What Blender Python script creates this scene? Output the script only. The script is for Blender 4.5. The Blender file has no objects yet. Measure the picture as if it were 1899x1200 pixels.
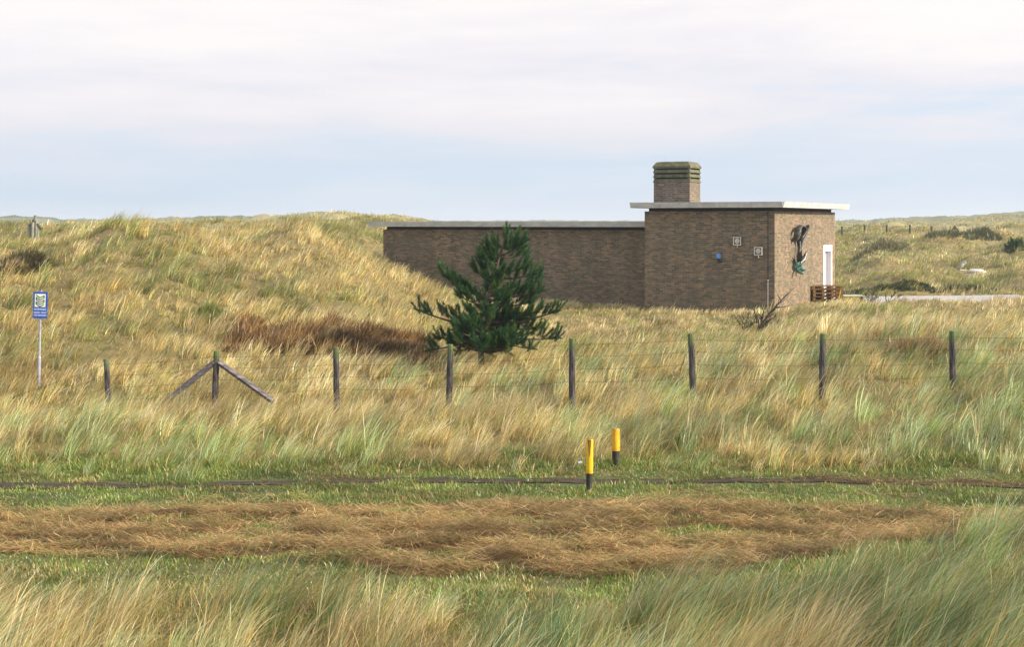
import bpy, bmesh, math, random
import numpy as np
from mathutils import Vector, Matrix
R = math.radians
sc = bpy.context.scene
COL = sc.collection
random.seed(7); rng = np.random.default_rng(11)

# ------------------------------------------------------------ camera
F = 2600.0; CX = 950.0; HY = 411.0; EYE = 3.4      # measured: focal length, centre column, horizon row, eye height
cd = bpy.data.cameras.new('camera'); cam = bpy.data.objects.new('camera', cd); COL.objects.link(cam)
cd.sensor_fit = 'HORIZONTAL'; cd.sensor_width = 36.0; cd.lens = 36.0*F/1899.0
cd.shift_y = -(600-HY)/1899.0; cd.clip_start = 0.1; cd.clip_end = 6000
cam.location = (0, 0, EYE); cam.rotation_euler = (R(90), 0, 0)
sc.camera = cam

# ------------------------------------------------------------ sky and sun
SUN_EL, SUN_AZ = 28.0, -20.0       # azimuth measured from +X (right) towards +Y (away)
w = bpy.data.worlds.new('World'); sc.world = w; w.use_nodes = True
nt = w.node_tree; nt.nodes.clear()
def N(nt, t, **kw):
    n = nt.nodes.new(t)
    for k, v in kw.items():
        if k in n.inputs: n.inputs[k].default_value = v
        else: setattr(n, k, v)
    return n
def L(nt, a, b): nt.links.new(a, b)
out = N(nt, 'ShaderNodeOutputWorld'); tc = N(nt, 'ShaderNodeTexCoord')
sky = N(nt, 'ShaderNodeTexSky'); sky.sky_type = 'NISHITA'; sky.sun_disc = False
sky.sun_elevation = R(SUN_EL); sky.sun_rotation = R(90-SUN_AZ)
bgs = N(nt, 'ShaderNodeBackground', Strength=0.09); L(nt, sky.outputs[0], bgs.inputs[0])
sep = N(nt, 'ShaderNodeSeparateXYZ'); L(nt, tc.outputs['Generated'], sep.inputs[0])
mp = N(nt, 'ShaderNodeMapping'); mp.inputs['Scale'].default_value = (2.2, 2.2, 15); mp.inputs['Rotation'].default_value = (0, R(2), 0)
L(nt, tc.outputs['Generated'], mp.inputs[0])
n1 = N(nt, 'ShaderNodeTexNoise', Scale=1.3, Detail=7.0, Roughness=0.55, Distortion=0.4); L(nt, mp.outputs[0], n1.inputs['Vector'])
mp2 = N(nt, 'ShaderNodeMapping'); mp2.inputs['Scale'].default_value = (5, 5, 42); mp2.inputs['Rotation'].default_value = (0, R(-3), 0)
L(nt, tc.outputs['Generated'], mp2.inputs[0])
n2 = N(nt, 'ShaderNodeTexNoise', Scale=1.4, Detail=8.0, Roughness=0.6, Distortion=0.3); L(nt, mp2.outputs[0], n2.inputs['Vector'])
def math_(nt, op, a, b=None, c=None):
    m = nt.nodes.new('ShaderNodeMath'); m.operation = op
    for i, v in enumerate((a, b, c)):
        if v is None: continue
        if isinstance(v, (int, float)): m.inputs[i].default_value = v
        else: L(nt, v, m.inputs[i])
    return m.outputs[0]
a = math_(nt, 'SUBTRACT', n1.outputs[0], 0.5); a = math_(nt, 'MULTIPLY', a, 0.22)
b = math_(nt, 'SUBTRACT', n2.outputs[0], 0.5); b = math_(nt, 'MULTIPLY', b, 0.10)
# horizon band stays clear: the distortion grows with height
hgt = math_(nt, 'MULTIPLY', sep.outputs[2], 12.0); hgt = math_(nt, 'MINIMUM', hgt, 1.0); hgt = math_(nt, 'MAXIMUM', hgt, 0.12)
ab = math_(nt, 'ADD', a, b); ab = math_(nt, 'MULTIPLY', ab, hgt)
f = math_(nt, 'ADD', sep.outputs[2], ab)
f = math_(nt, 'MULTIPLY', f, 1.25)              # 0..0.8 of elevation -> 0..1
cr = N(nt, 'ShaderNodeValToRGB'); L(nt, f, cr.inputs[0])
def lin(r, g, b):
    c = [x/255.0 for x in (r, g, b)]
    return tuple(x/12.92 if x <= .04045 else ((x+.055)/1.055)**2.4 for x in c) + (1,)
stops = [(0.0, (199, 205, 212)), (0.0125, (184, 195, 207)), (0.033, (171, 186, 204)), (0.06, (180, 190, 203)), (0.095, (196, 194, 201)),
         (0.13, (204, 200, 203)), (0.175, (212, 207, 206)), (0.30, (217, 212, 209)), (0.6, (206, 206, 207)), (1.0, (190, 194, 202))]
e = cr.color_ramp.elements
e[0].position, e[0].color = stops[0][0], lin(*stops[0][1]); e[1].position, e[1].color = 1.0, lin(*stops[-1][1])
for p, c in stops[1:-1]:
    q = e.new(p); q.color = lin(*c)
bgc = N(nt, 'ShaderNodeBackground', Strength=1.0); L(nt, cr.outputs[0], bgc.inputs[0])
mx = N(nt, 'ShaderNodeMixShader', Fac=0.94); L(nt, bgs.outputs[0], mx.inputs[1]); L(nt, bgc.outputs[0], mx.inputs[2])
L(nt, mx.outputs[0], out.inputs[0])

sd = bpy.data.lights.new('sun', 'SUN'); sd.energy = 5.0; sd.angle = R(6.0); sd.color = (1, .84, .64)
so = bpy.data.objects.new('sun', sd); COL.objects.link(so)
ce = math.cos(R(SUN_EL)); to = Vector((ce*math.cos(R(SUN_AZ)), ce*math.sin(R(SUN_AZ)), math.sin(R(SUN_EL))))
so.rotation_euler = to.to_track_quat('Z', 'Y').to_euler(); so.location = (60, 10, 40)
sc.view_settings.view_transform = 'Standard'; sc.view_settings.look = 'None'
sc.view_settings.exposure = 0.7; sc.view_settings.gamma = 1.0
try: sc.view_settings.use_curve_mapping = False
except Exception: pass
sc.cycles.max_bounces = 6; sc.cycles.diffuse_bounces = 3; sc.cycles.transmission_bounces = 3; sc.cycles.transparent_max_bounces = 4

# ------------------------------------------------------------ tags
def tag(o, label=None, cat=None, group=None, kind=None):
    if label: o['label'] = label
    if cat: o['category'] = cat
    if group: o['group'] = group
    if kind: o['kind'] = kind
    return o
def empty(name, loc, rz=0):
    o = bpy.data.objects.new(name, None); COL.objects.link(o)
    o.location = loc; o.rotation_euler = (0, 0, rz); o.empty_display_size = .2
    return o
def link(name, me, mat, parent=None):
    o = bpy.data.objects.new(name, me); COL.objects.link(o)
    if mat is not None:
        for m in (mat if isinstance(mat, (list, tuple)) else [mat]): me.materials.append(m)
    if parent: o.parent = parent
    return o
def from_bm(name, bm, mat, parent=None, smooth=False):
    me = bpy.data.meshes.new(name); bmesh.ops.recalc_face_normals(bm, faces=bm.faces); bm.to_mesh(me); bm.free()
    if smooth:
        for p in me.polygons: p.use_smooth = True
    return link(name, me, mat, parent)
def bx(bm, x0, x1, y0, y1, z0, z1, bev=0, mi=0):
    v = [bm.verts.new(c) for c in ((x0,y0,z0),(x1,y0,z0),(x1,y1,z0),(x0,y1,z0),(x0,y0,z1),(x1,y0,z1),(x1,y1,z1),(x0,y1,z1))]
    fs = [bm.faces.new([v[i] for i in q]) for q in ((0,3,2,1),(4,5,6,7),(0,1,5,4),(1,2,6,5),(2,3,7,6),(3,0,4,7))]
    for f_ in fs: f_.material_index = mi
    if bev:
        es = list({e_ for f_ in fs for e_ in f_.edges})
        bmesh.ops.bevel(bm, geom=es, offset=bev, segments=2, affect='EDGES', profile=.6)
def tube(bm, pts, rad, n=8, cap=True, flat=1.0):
    pts = [Vector(p) for p in pts]; rings = []
    prev = None
    for i, p in enumerate(pts):
        d = (pts[min(i+1, len(pts)-1)] - pts[max(i-1, 0)])
        d = d.normalized() if d.length > 1e-9 else Vector((0,0,1))
        if prev is None:
            s = d.cross(Vector((0,1,0)));
            if s.length < .1: s = d.cross(Vector((1,0,0)))
            s.normalize()
        else:
            s = prev - d*prev.dot(d); s.normalize()
        prev = s; t = d.cross(s)
        r = rad[i] if hasattr(rad, '__len__') else rad
        rings.append([bm.verts.new(p + s*r*math.cos(2*math.pi*k/n) + t*r*flat*math.sin(2*math.pi*k/n)) for k in range(n)])
    for a_, b_ in zip(rings, rings[1:]):
        for k in range(n): bm.faces.new((a_[k], a_[(k+1)%n], b_[(k+1)%n], b_[k]))
    if cap:
        bm.faces.new(rings[0][::-1]); bm.faces.new(rings[-1])

# ------------------------------------------------------------ noise (numpy)
def _h(ix, iy, s):
    n = (ix.astype(np.int64)*374761393 + iy.astype(np.int64)*668265263 + s*1442695041) & 0xffffffff
    n = ((n ^ (n >> 13))*1274126177) & 0xffffffff
    return ((n ^ (n >> 16)) & 0xffffff)/float(0xffffff)
def vn(x, y, s=0):
    x = np.asarray(x, float); y = np.asarray(y, float)
    ix = np.floor(x); iy = np.floor(y); fx = x-ix; fy = y-iy
    fx = fx*fx*(3-2*fx); fy = fy*fy*(3-2*fy)
    ix = ix.astype(np.int64); iy = iy.astype(np.int64)
    a_ = _h(ix, iy, s)*(1-fx)+_h(ix+1, iy, s)*fx; b_ = _h(ix, iy+1, s)*(1-fx)+_h(ix+1, iy+1, s)*fx
    return a_*(1-fy)+b_*fy
def fbm(x, y, s=0, o=4):
    r = 0; am = .5; t = 0
    for i in range(o):
        r = r + am*vn(x*2**i+17.3*i, y*2**i-9.1*i, s+i); t += am; am *= .5
    return r/t
def ss(a_, b_, x):
    t = np.clip((x-a_)/(b_-a_), 0, 1); return t*t*(3-2*t)

# ------------------------------------------------------------ terrain
NEAR = [(0, 1.72), (4, 1.1)]
PROF = {   # columns by bearing; each a profile of (distance, ground height)
 -500: [(8,.55),(11,.22),(13,.02),(18,0),(20,.0),(23,-.1),(26.5,-.3),(30,-.2),(33,.4),(37,1.0),(41,1.5),(46,2.0),(52,2.2),(60,2.0),(80,2.2),(120,2.6),(200,3.1),(280,4.0),(330,3.8),(600,3.6)],
 0: [(8,.55),(11,.22),(13,.02),(18,0),(20,.0),(23,-.1),(26.5,-.3),(29.5,-.22),(32,.22),(36,.8),(40,1.35),(44,1.85),(48,2.1),(54,2.1),(62,2.2),(80,2.4),(120,2.6),(200,2.8),(280,4.2),(330,3.8),(600,3.6)],
 100: [(8,.55),(11,.22),(13,.02),(18,0),(20,.0),(23,-.1),(26.5,-.3),(29,-.12),(32,.35),(36,.88),(40,1.45),(44,2.0),(47,2.4),(51,2.3),(60,2.2),(80,2.4),(120,2.6),(200,2.7),(300,3.5),(600,3.6)],
 200: [(8,.55),(11,.22),(13,.02),(18,0),(20,.0),(23,-.1),(26.3,-.3),(29,-.05),(32,.45),(36,.95),(40,1.5),(44,2.25),(47,3.3),(50,3.25),(60,2.2),(80,2.4),(120,2.6),(200,2.6),(300,3.3),(600,3.6)],
 320: [(8,.55),(11,.22),(13,.02),(18,0),(20,.0),(23,-.1),(26.1,-.28),(29,.0),(32,.45),(36,.95),(40,1.5),(44,2.2),(46.5,3.0),(51,2.8),(60,2.2),(80,2.4),(120,2.6),(200,2.8),(300,3.5),(600,3.6)],
 430: [(8,.45),(11,.18),(12.6,.02),(18,0),(20,.0),(23,-.08),(26,-.28),(29.5,.0),(33,.22),(34.5,.62),(38,1.1),(42,1.65),(47,2.1),(51,2.25),(60,2.15),(80,2.4),(120,2.7),(200,2.9),(300,4.6),(330,4.2),(600,3.6)],
 560: [(8,.45),(11,.12),(12.4,.0),(18,0),(20,.0),(23,-.05),(25.8,-.17),(29.5,.02),(32.5,.15),(34.2,.72),(37,1.0),(42,1.65),(48,2.5),(53,3.1),(58,2.9),(70,2.5),(120,3.1),(150,3.5),(300,3.8),(600,3.6)],
 640: [(8,.45),(11,.1),(12.4,.0),(18,0),(20,.02),(23,-.05),(25.7,-.17),(29.5,.02),(32.0,.1),(33.8,.6),(37,.8),(42,1.35),(48,2.0),(54,2.45),(60,2.5),(70,2.4),(120,3.3),(150,3.7),(300,3.8),(600,3.6)],
 700: [(8,.45),(11,.06),(12.2,-.02),(18,0),(20,.02),(23,-.03),(25.6,-.17),(29.5,.03),(31.5,.08),(33.4,.5),(37,.6),(42,.95),(48,1.25),(55,1.35),(61,1.5),(70,1.8),(120,3.3),(150,3.7),(300,3.8),(600,3.6)],
 770: [(8,.45),(11,.04),(12.2,-.02),(18,0),(20,.04),(23,-.02),(25.5,-.18),(29.5,.03),(31.5,.05),(33,.3),(37,.4),(42,.55),(48,.8),(55,.9),(61,.9),(70,1.4),(120,2.5),(150,3.4),(300,3.5),(600,3.2)],
 850: [(8,.45),(11,.02),(12,-.03),(18,0),(20,.05),(23,-.02),(25.4,-.16),(28,.0),(32,.12),(37,.1),(42,.1),(50,.2),(57,.2),(70,.6),(120,1.6),(150,2.0),(300,2.2),(600,2.4)],
 950: [(8,.45),(11,.02),(12,-.03),(18,0),(20,.05),(23,.02),(25.2,-.14),(28,.05),(32,.1),(37,-.05),(42,-.05),(50,-.05),(57,.05),(70,.3),(120,1.6),(150,2.0),(300,2.2),(600,2.4)],
 1100: [(8,.45),(11,.08),(12.2,-.02),(18,0),(20,.06),(23,.06),(25.0,-.1),(28,.2),(32,.15),(37,-.05),(42,-.05),(50,-.08),(57,.0),(70,.3),(120,1.6),(150,2.0),(300,2.2),(600,2.4)],
 1280: [(8,.5),(11,.15),(12.6,.0),(18,0),(20,.06),(22.5,.16),(24.7,.16),(28,.4),(31,.3),(37,-.02),(42,-.05),(50,-.06),(57,.0),(70,.3),(120,1.6),(150,2.0),(300,2.2),(600,2.4)],
 1400: [(8,.55),(11,.25),(13,.04),(18,0),(20,.08),(22.5,.2),(24.5,.2),(28,.5),(31,.5),(37,.15),(42,.02),(50,.0),(56,.05),(62,.2),(70,.4),(120,1.6),(150,2.0),(300,2.2),(600,2.4)],
 1500: [(8,.6),(11,.35),(13.4,.1),(15,.0),(18,0),(20,.1),(22.5,.24),(24.3,.2),(27,.45),(30,.75),(34,.5),(40,.4),(46,.35),(52,.2),(56,.2),(62,.25),(70,.5),(84,1.4),(95,1.9),(115,2.3),(160,2.4),(300,2.7),(600,2.8)],
 1620: [(8,.65),(11,.4),(13.6,.18),(15,.0),(18,0),(20,.12),(22,.3),(24,.26),(27,.45),(30,.82),(34,.62),(40,.52),(46,.42),(52,.1),(56,0),(60,.05),(64,.4),(70,.65),(84,1.5),(96,2.0),(112,2.35),(160,2.6),(300,3.2),(600,3.0)],
 1760: [(8,.7),(11,.45),(13.6,.25),(15.2,.0),(18,0),(20,.15),(22,.45),(24,.4),(27,.55),(30,.85),(34,.7),(40,.55),(46,.42),(52,.1),(56,0),(60,.05),(63,.35),(68,.38),(80,.5),(90,1.45),(104,2.05),(125,2.35),(170,2.8),(300,4.0),(600,4.0)],
 1900: [(8,.75),(11,.5),(13.6,.35),(15.4,.05),(18,0),(20,.2),(22,.6),(24,.62),(27,.62),(30,.8),(34,.7),(40,.6),(46,.45),(52,.2),(56,.15),(60,.3),(68,.5),(82,.75),(92,1.7),(106,2.5),(130,2.8),(170,3.6),(250,4.6),(400,6.0),(600,5.5)],
 2300: [(8,.75),(11,.5),(13.6,.4),(15.4,.1),(18,0),(20,.2),(22,.6),(24,.65),(30,.8),(40,.7),(52,.5),(68,.6),(92,1.7),(130,2.8),(250,4.6),(400,6.0),(600,5.5)],
}
UK = np.array([(k-CX)/F for k in PROF]); NU, NL = 161, 420
ug = np.linspace(-.62, .62, NU); LY0, LY1 = math.log(1.0), math.log(900.0)
lg = np.linspace(LY0, LY1, NL); yg = np.exp(lg)
cols = []
for k in PROF:
    pr = NEAR + PROF[k] + [(900, 4.0)]
    cols.append(np.interp(yg, [p[0] for p in pr], [p[1] for p in pr]))
cols = np.array(cols)
G = np.array([[np.interp(u_, UK, cols[:, j]) for u_ in ug] for j in range(NL)])   # [Y,u]
def blur(A, ax, k):
    ker = np.array(k)/sum(k); r = len(k)//2
    P = np.pad(A, [(r, r) if i == ax else (0, 0) for i in range(2)], mode='edge')
    return sum(ker[i]*np.take(P, range(i, i+A.shape[ax]), axis=ax) for i in range(len(k)))
for _ in range(2): G = blur(G, 1, [1, 4, 6, 4, 1])
for _ in range(2): G = blur(G, 0, [1, 2, 1])
CORNER = Vector((9.74, 52.0, 0)); TH = R(27.0); cT, sT = math.cos(TH), math.sin(TH)
def local(X, Y):                     # building axes: x along the front (block is negative), y depth
    dx, dy = X-CORNER.x, Y-CORNER.y
    return dx*cT - dy*sT, dx*sT + dy*cT
def rough_amp(X, Y):
    tall = np.clip(ss(19.2, 21, Y) + (1-ss(12.0, 13.2, Y)), 0, 1)
    lx, ly = local(X, Y)
    near_b = ss(0, 3, np.maximum(np.maximum(-20-lx, lx-1), np.maximum(-2-ly, ly-10)))
    yard = ss(0, 2, np.maximum(np.maximum(13-X, X-21.5), np.maximum(54.3-Y, Y-61)))
    return tall*near_b*yard
def height(X, Y):
    X = np.asarray(X, float); Y = np.maximum(np.asarray(Y, float), 1.0)
    u_ = np.clip(X/Y, ug[0], ug[-1]); a_ = (u_-ug[0])/(ug[1]-ug[0]); b_ = (np.log(np.minimum(Y, 899))-LY0)/(lg[1]-lg[0])
    i = np.clip(a_.astype(int), 0, NU-2); j = np.clip(b_.astype(int), 0, NL-2); a_ = a_-i; b_ = b_-j
    z = (G[j, i]*(1-a_)+G[j, i+1]*a_)*(1-b_) + (G[j+1, i]*(1-a_)+G[j+1, i+1]*a_)*b_
    hold = 1-np.exp(-((X/Y-.327)/.022)**2)*ss(50, 58, Y)*(1-ss(78, 88, Y))
    am = rough_amp(X, Y)*hold; far = ss(28, 60, Y)
    far2 = ss(60, 110, Y)
    z = z + am*((fbm(X*.9, Y*.55, 3, 3)-.5)*(.34+.35*far) + (fbm(X*.28, Y*.2, 9, 2)-.5)*(.25+.8*far+.4*far2)) \
          + hold*far2*(fbm(X*.11, Y*.06, 21, 3)-.5)*.9 + hold*ss(60, 66, Y)*(1-ss(100, 130, Y))*(fbm(X*.35, Y*.22, 23, 3)-.5)*1.3 + ss(120, 220, Y)*(fbm(X*.04, Y*.02, 31, 3)-.5)*1.6
    z = z + (1-am)*(fbm(X*1.7, Y*1.7, 5, 3)-.5)*.05*(Y < 30)
    return z
def hz(x, y): return float(height(np.array([x]), np.array([y]))[0])
def at(px, Y): return (px-CX)/F*Y
def zat(py, Y): return EYE-(py-HY)/F*Y

# zone borders across the mown strip (functions of X)
def y_hay_far(X): return 16.7+.25*np.sin(X*.55+1)-.045*np.maximum(X-1, 0)+.35*(fbm(X*1.3, X*0+3, 41, 3)-.5)
def y_hay_near(X): return np.interp(X, [-9, -5, -2, 0, 2, 3.5, 6, 9], [14.4, 14.3, 13.9, 13.55, 13.5, 13.9, 14.2, 14.4])+.5*(fbm(X*1.1, X*0+8, 43, 3)-.5)
def y_path(X): return np.interp(X, [-8, -5, -1.5, 1, 4, 7], [17.95, 17.95, 18.35, 18.2, 18.3, 17.9])+.12*(fbm(X*.8, X*0, 45, 2)-.5)
def y_tall(X): return 18.95-.05*X+1.1*(fbm(X*1.6, X*0+5, 47, 3)-.5)
def y_fore(X): return np.interp(X, [-9, -5.5, -4, -2, 0, 1, 2.2, 3.6, 6, 9], [13.0, 13.0, 12.7, 12.3, 11.6, 11.6, 12.2, 12.8, 13.6, 14.0])+1.2*(fbm(X*1.2, X*0+2, 49, 3)-.5)

# ------------------------------------------------------------ material helpers
def mat(name):
    m = bpy.data.materials.new(name); m.use_nodes = True
    t = m.node_tree; t.nodes.clear(); o = t.nodes.new('ShaderNodeOutputMaterial')
    p = t.nodes.new('ShaderNodeBsdfPrincipled'); L(t, p.outputs[0], o.inputs[0])
    return m, t, p, o
def simple(name, c1, c2, scale=8, rough=.7, metal=0, bump=.2, detail=6, stretch=(1,1,1), thresh=(.35, .65), coord='Object'):
    m, t, p, o = mat(name)
    tc_ = t.nodes.new('ShaderNodeTexCoord'); mp_ = t.nodes.new('ShaderNodeMapping'); mp_.inputs['Scale'].default_value = stretch
    L(t, tc_.outputs[coord], mp_.inputs[0])
    n = N(t, 'ShaderNodeTexNoise', Scale=float(scale), Detail=float(detail), Roughness=.62); L(t, mp_.outputs[0], n.inputs['Vector'])
    r = N(t, 'ShaderNodeValToRGB'); L(t, n.outputs[0], r.inputs[0])
    r.color_ramp.elements[0].position, r.color_ramp.elements[1].position = thresh
    r.color_ramp.elements[0].color = (*c1, 1); r.color_ramp.elements[1].color = (*c2, 1)
    L(t, r.outputs[0], p.inputs['Base Color']); p.inputs['Roughness'].default_value = rough; p.inputs['Metallic'].default_value = metal
    if bump:
        b_ = N(t, 'ShaderNodeBump', Strength=bump, Distance=.02); L(t, n.outputs[0], b_.inputs['Height']); L(t, b_.outputs[0], p.inputs['Normal'])
    return m
def plain(name, c, rough=.6, metal=0, var=.12):
    return simple(name, tuple(x*(1-var) for x in c), tuple(min(1, x*(1+var)) for x in c), 6, rough, metal, .05)

m_grass, t, p, o = mat('grass_blades')
t.nodes.remove(p)
at_ = t.nodes.new('ShaderNodeAttribute'); at_.attribute_name = 'Col'
d = N(t, 'ShaderNodeBsdfDiffuse'); tr = N(t, 'ShaderNodeBsdfTranslucent'); mxs = N(t, 'ShaderNodeMixShader', Fac=.35)
L(t, at_.outputs['Color'], d.inputs[0]); L(t, at_.outputs['Color'], tr.inputs[0])
L(t, d.outputs[0], mxs.inputs[1]); L(t, tr.outputs[0], mxs.inputs[2])
gl = N(t, 'ShaderNodeBsdfGlossy', Roughness=.42); gl.inputs[0].default_value = (1, 1, 1, 1)
mx2 = N(t, 'ShaderNodeMixShader', Fac=.035); L(t, mxs.outputs[0], mx2.inputs[1]); L(t, gl.outputs[0], mx2.inputs[2]); L(t, mx2.outputs[0], o.inputs[0])

m_ground, t, p, o = mat('dune_ground')
at_ = t.nodes.new('ShaderNodeAttribute'); at_.attribute_name = 'Col'
tc_ = t.nodes.new('ShaderNodeTexCoord'); n = N(t, 'ShaderNodeTexNoise', Scale=3.0, Detail=12.0, Roughness=.7); L(t, tc_.outputs['Object'], n.inputs['Vector'])
r = N(t, 'ShaderNodeMapRange'); r.inputs['From Min'].default_value = .3; r.inputs['From Max'].default_value = .7; r.inputs['To Min'].default_value = .6; r.inputs['To Max'].default_value = 1.35
L(t, n.outputs[0], r.inputs['Value'])
mm = t.nodes.new('ShaderNodeMix'); mm.data_type = 'RGBA'; mm.blend_type = 'MULTIPLY'; mm.inputs[0].default_value = 1
L(t, at_.outputs['Color'], mm.inputs[6]); L(t, r.outputs[0], mm.inputs[7]); L(t, mm.outputs[2], p.inputs['Base Color'])
p.inputs['Roughness'].default_value = .95
b_ = N(t, 'ShaderNodeBump', Strength=.6, Distance=.05); L(t, n.outputs[0], b_.inputs['Height']); L(t, b_.outputs[0], p.inputs['Normal'])

# ------------------------------------------------------------ ground sheet
ny, nu = 560, 300
yy = np.exp(np.linspace(math.log(1.2), math.log(850), ny)); uu = np.linspace(-.62, .62, nu)
YY, UU = np.meshgrid(yy, uu, indexing='ij'); XX = UU*YY
ZZ = height(XX.ravel(), YY.ravel()).reshape(XX.shape)
ZZ[-1, :] -= 40
V = np.stack([XX, YY, ZZ], -1).reshape(-1, 3)
idx = np.arange(ny*nu).reshape(ny, nu)
Q = np.stack([idx[:-1, :-1], idx[:-1, 1:], idx[1:, 1:], idx[1:, :-1]], -1).reshape(-1, 4)
def mesh_np(name, V, faces_flat, starts, colr=None):
    me = bpy.data.meshes.new(name)
    me.vertices.add(len(V)); me.vertices.foreach_set('co', np.ascontiguousarray(V, dtype=np.float32).ravel())
    me.loops.add(len(faces_flat)); me.loops.foreach_set('vertex_index', np.ascontiguousarray(faces_flat, dtype=np.int32))
    me.polygons.add(len(starts)); me.polygons.foreach_set('loop_start', np.ascontiguousarray(starts, dtype=np.int32))
    me.update(calc_edges=True)
    if colr is not None:
        ca = me.color_attributes.new('Col', 'FLOAT_COLOR', 'POINT')
        ca.data.foreach_set('color', np.ascontiguousarray(np.concatenate([colr, np.ones((len(colr), 1))], 1), dtype=np.float32).ravel())
    return me
def C3(*c): return np.array(c)
STRAW, PALE, GOLD = C3(.79,.66,.35), C3(.90,.82,.57), C3(.60,.44,.15)
BROWN, RUST = C3(.26,.165,.07), C3(.40,.25,.09)
GREYG, GREEN, OLIVE = C3(.44,.55,.33), C3(.17,.27,.06), C3(.34,.35,.09)
def ground_col(X, Y):
    c = np.broadcast_to(C3(.19,.155,.065), (len(X), 3)).copy()
    lawn = (Y > y_hay_near(X)-.0)&(Y < y_tall(X)+.1)
    c[lawn] = C3(.07,.09,.03)
    hay = (Y > y_hay_near(X)) & (Y < y_hay_far(X)); c[hay] = C3(.15,.09,.04)
    near = (Y <= y_hay_near(X)); c[near] = C3(.10,.095,.035)
    f_ = ss(60, 140, Y)[:, None]
    n_ = fbm(X*.12, Y*.05, 61, 4)[:, None]; n2_ = fbm(X*.05, Y*.02, 67, 3)[:, None]
    farc = C3(.30,.27,.145)*(1-ss(.42, .6, n_)) + C3(.22,.22,.12)*ss(.42, .6, n_)
    farc = farc*(1-ss(.5, .68, n2_)) + C3(.20,.15,.11)*ss(.5, .68, n2_)
    fv = ss(170, 290, Y)[:, None]; farc = farc*(1-fv)+(C3(.20,.225,.17)*(1-ss(.45,.6,n_))+C3(.12,.15,.10)*ss(.45,.6,n_))*fv  # far ridges greyed by distance: haze put into the ground colour
    return c*(1-f_)+farc*f_
gc = ground_col(V[:, 0], V[:, 1])
me = mesh_np('ground', V, Q.ravel(), np.arange(len(Q))*4, gc)
for pl in me.polygons: pl.use_smooth = True
g_ = link('ground', me, m_ground); tag(g_, kind='structure')

# path: a narrow muddy trodden track along the lawn
m_mud = simple('wet_mud', (.018,.013,.011), (.10,.078,.06), 9, .85, 0, .8, 10, (1, 2.5, 1), (.3, .7), 'Object')
xs = np.linspace(-9.5, 9.5, 380); ks = np.linspace(-1, 1, 9)
XS, KS = np.meshgrid(xs, ks, indexing='ij')
wd = .10+.10*(fbm(xs*.7, xs*0+4, 71, 3)-.3)+.10*ss(-4.5, -6, xs)
YS = y_path(XS.ravel()).reshape(XS.shape) + KS*wd[:, None]
ZS = height(XS.ravel(), YS.ravel()).reshape(XS.shape) + .012 + .012*(fbm(XS.ravel()*5, YS.ravel()*5, 73, 2).reshape(XS.shape)-.5)
ii = np.arange(XS.size).reshape(XS.shape)
Qp = np.stack([ii[:-1, :-1], ii[1:, :-1], ii[1:, 1:], ii[:-1, 1:]], -1).reshape(-1, 4)
pm = mesh_np('path', np.stack([XS, YS, ZS], -1).reshape(-1, 3), Qp.ravel(), np.arange(len(Qp))*4)
for pl in pm.polygons: pl.use_smooth = True
tag(link('path', pm, m_mud), kind='structure')

m_mud.node_tree.nodes['Principled BSDF'].inputs['Specular IOR Level'].default_value = .12
# gravel yard on the right of the building
m_gravel = simple('pale_gravel', (.22,.22,.235), (.46,.46,.48), 9, .9, 0, .5, 12, (1,1,1), (.3,.6))
bm = bmesh.new()
pts = [(13.3, 55.2), (15, 54.6), (18, 54.4), (20.4, 54.9), (21.6, 57), (21.4, 59.6), (19.5, 60.5), (16, 60.7), (13.6, 60.4), (12.6, 58.5)]
cx_, cy_ = 17.2, 57.6
rings = []
for rr in (0, .35, .7, 1.0):
    rings.append([bm.verts.new((cx_+(x-cx_)*rr, cy_+(y-cy_)*rr, hz(cx_+(x-cx_)*rr, cy_+(y-cy_)*rr)+.05)) for x, y in pts])
for a_, b_ in zip(rings[1:], rings[2:]):
    for k in range(len(pts)): bm.faces.new((a_[k], a_[(k+1)%len(pts)], b_[(k+1)%len(pts)], b_[k]))
bm.faces.new(rings[1])
for v in rings[0]: bm.verts.remove(v)
tag(from_bm('gravel_yard', bm, m_gravel), kind='structure')

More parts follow.
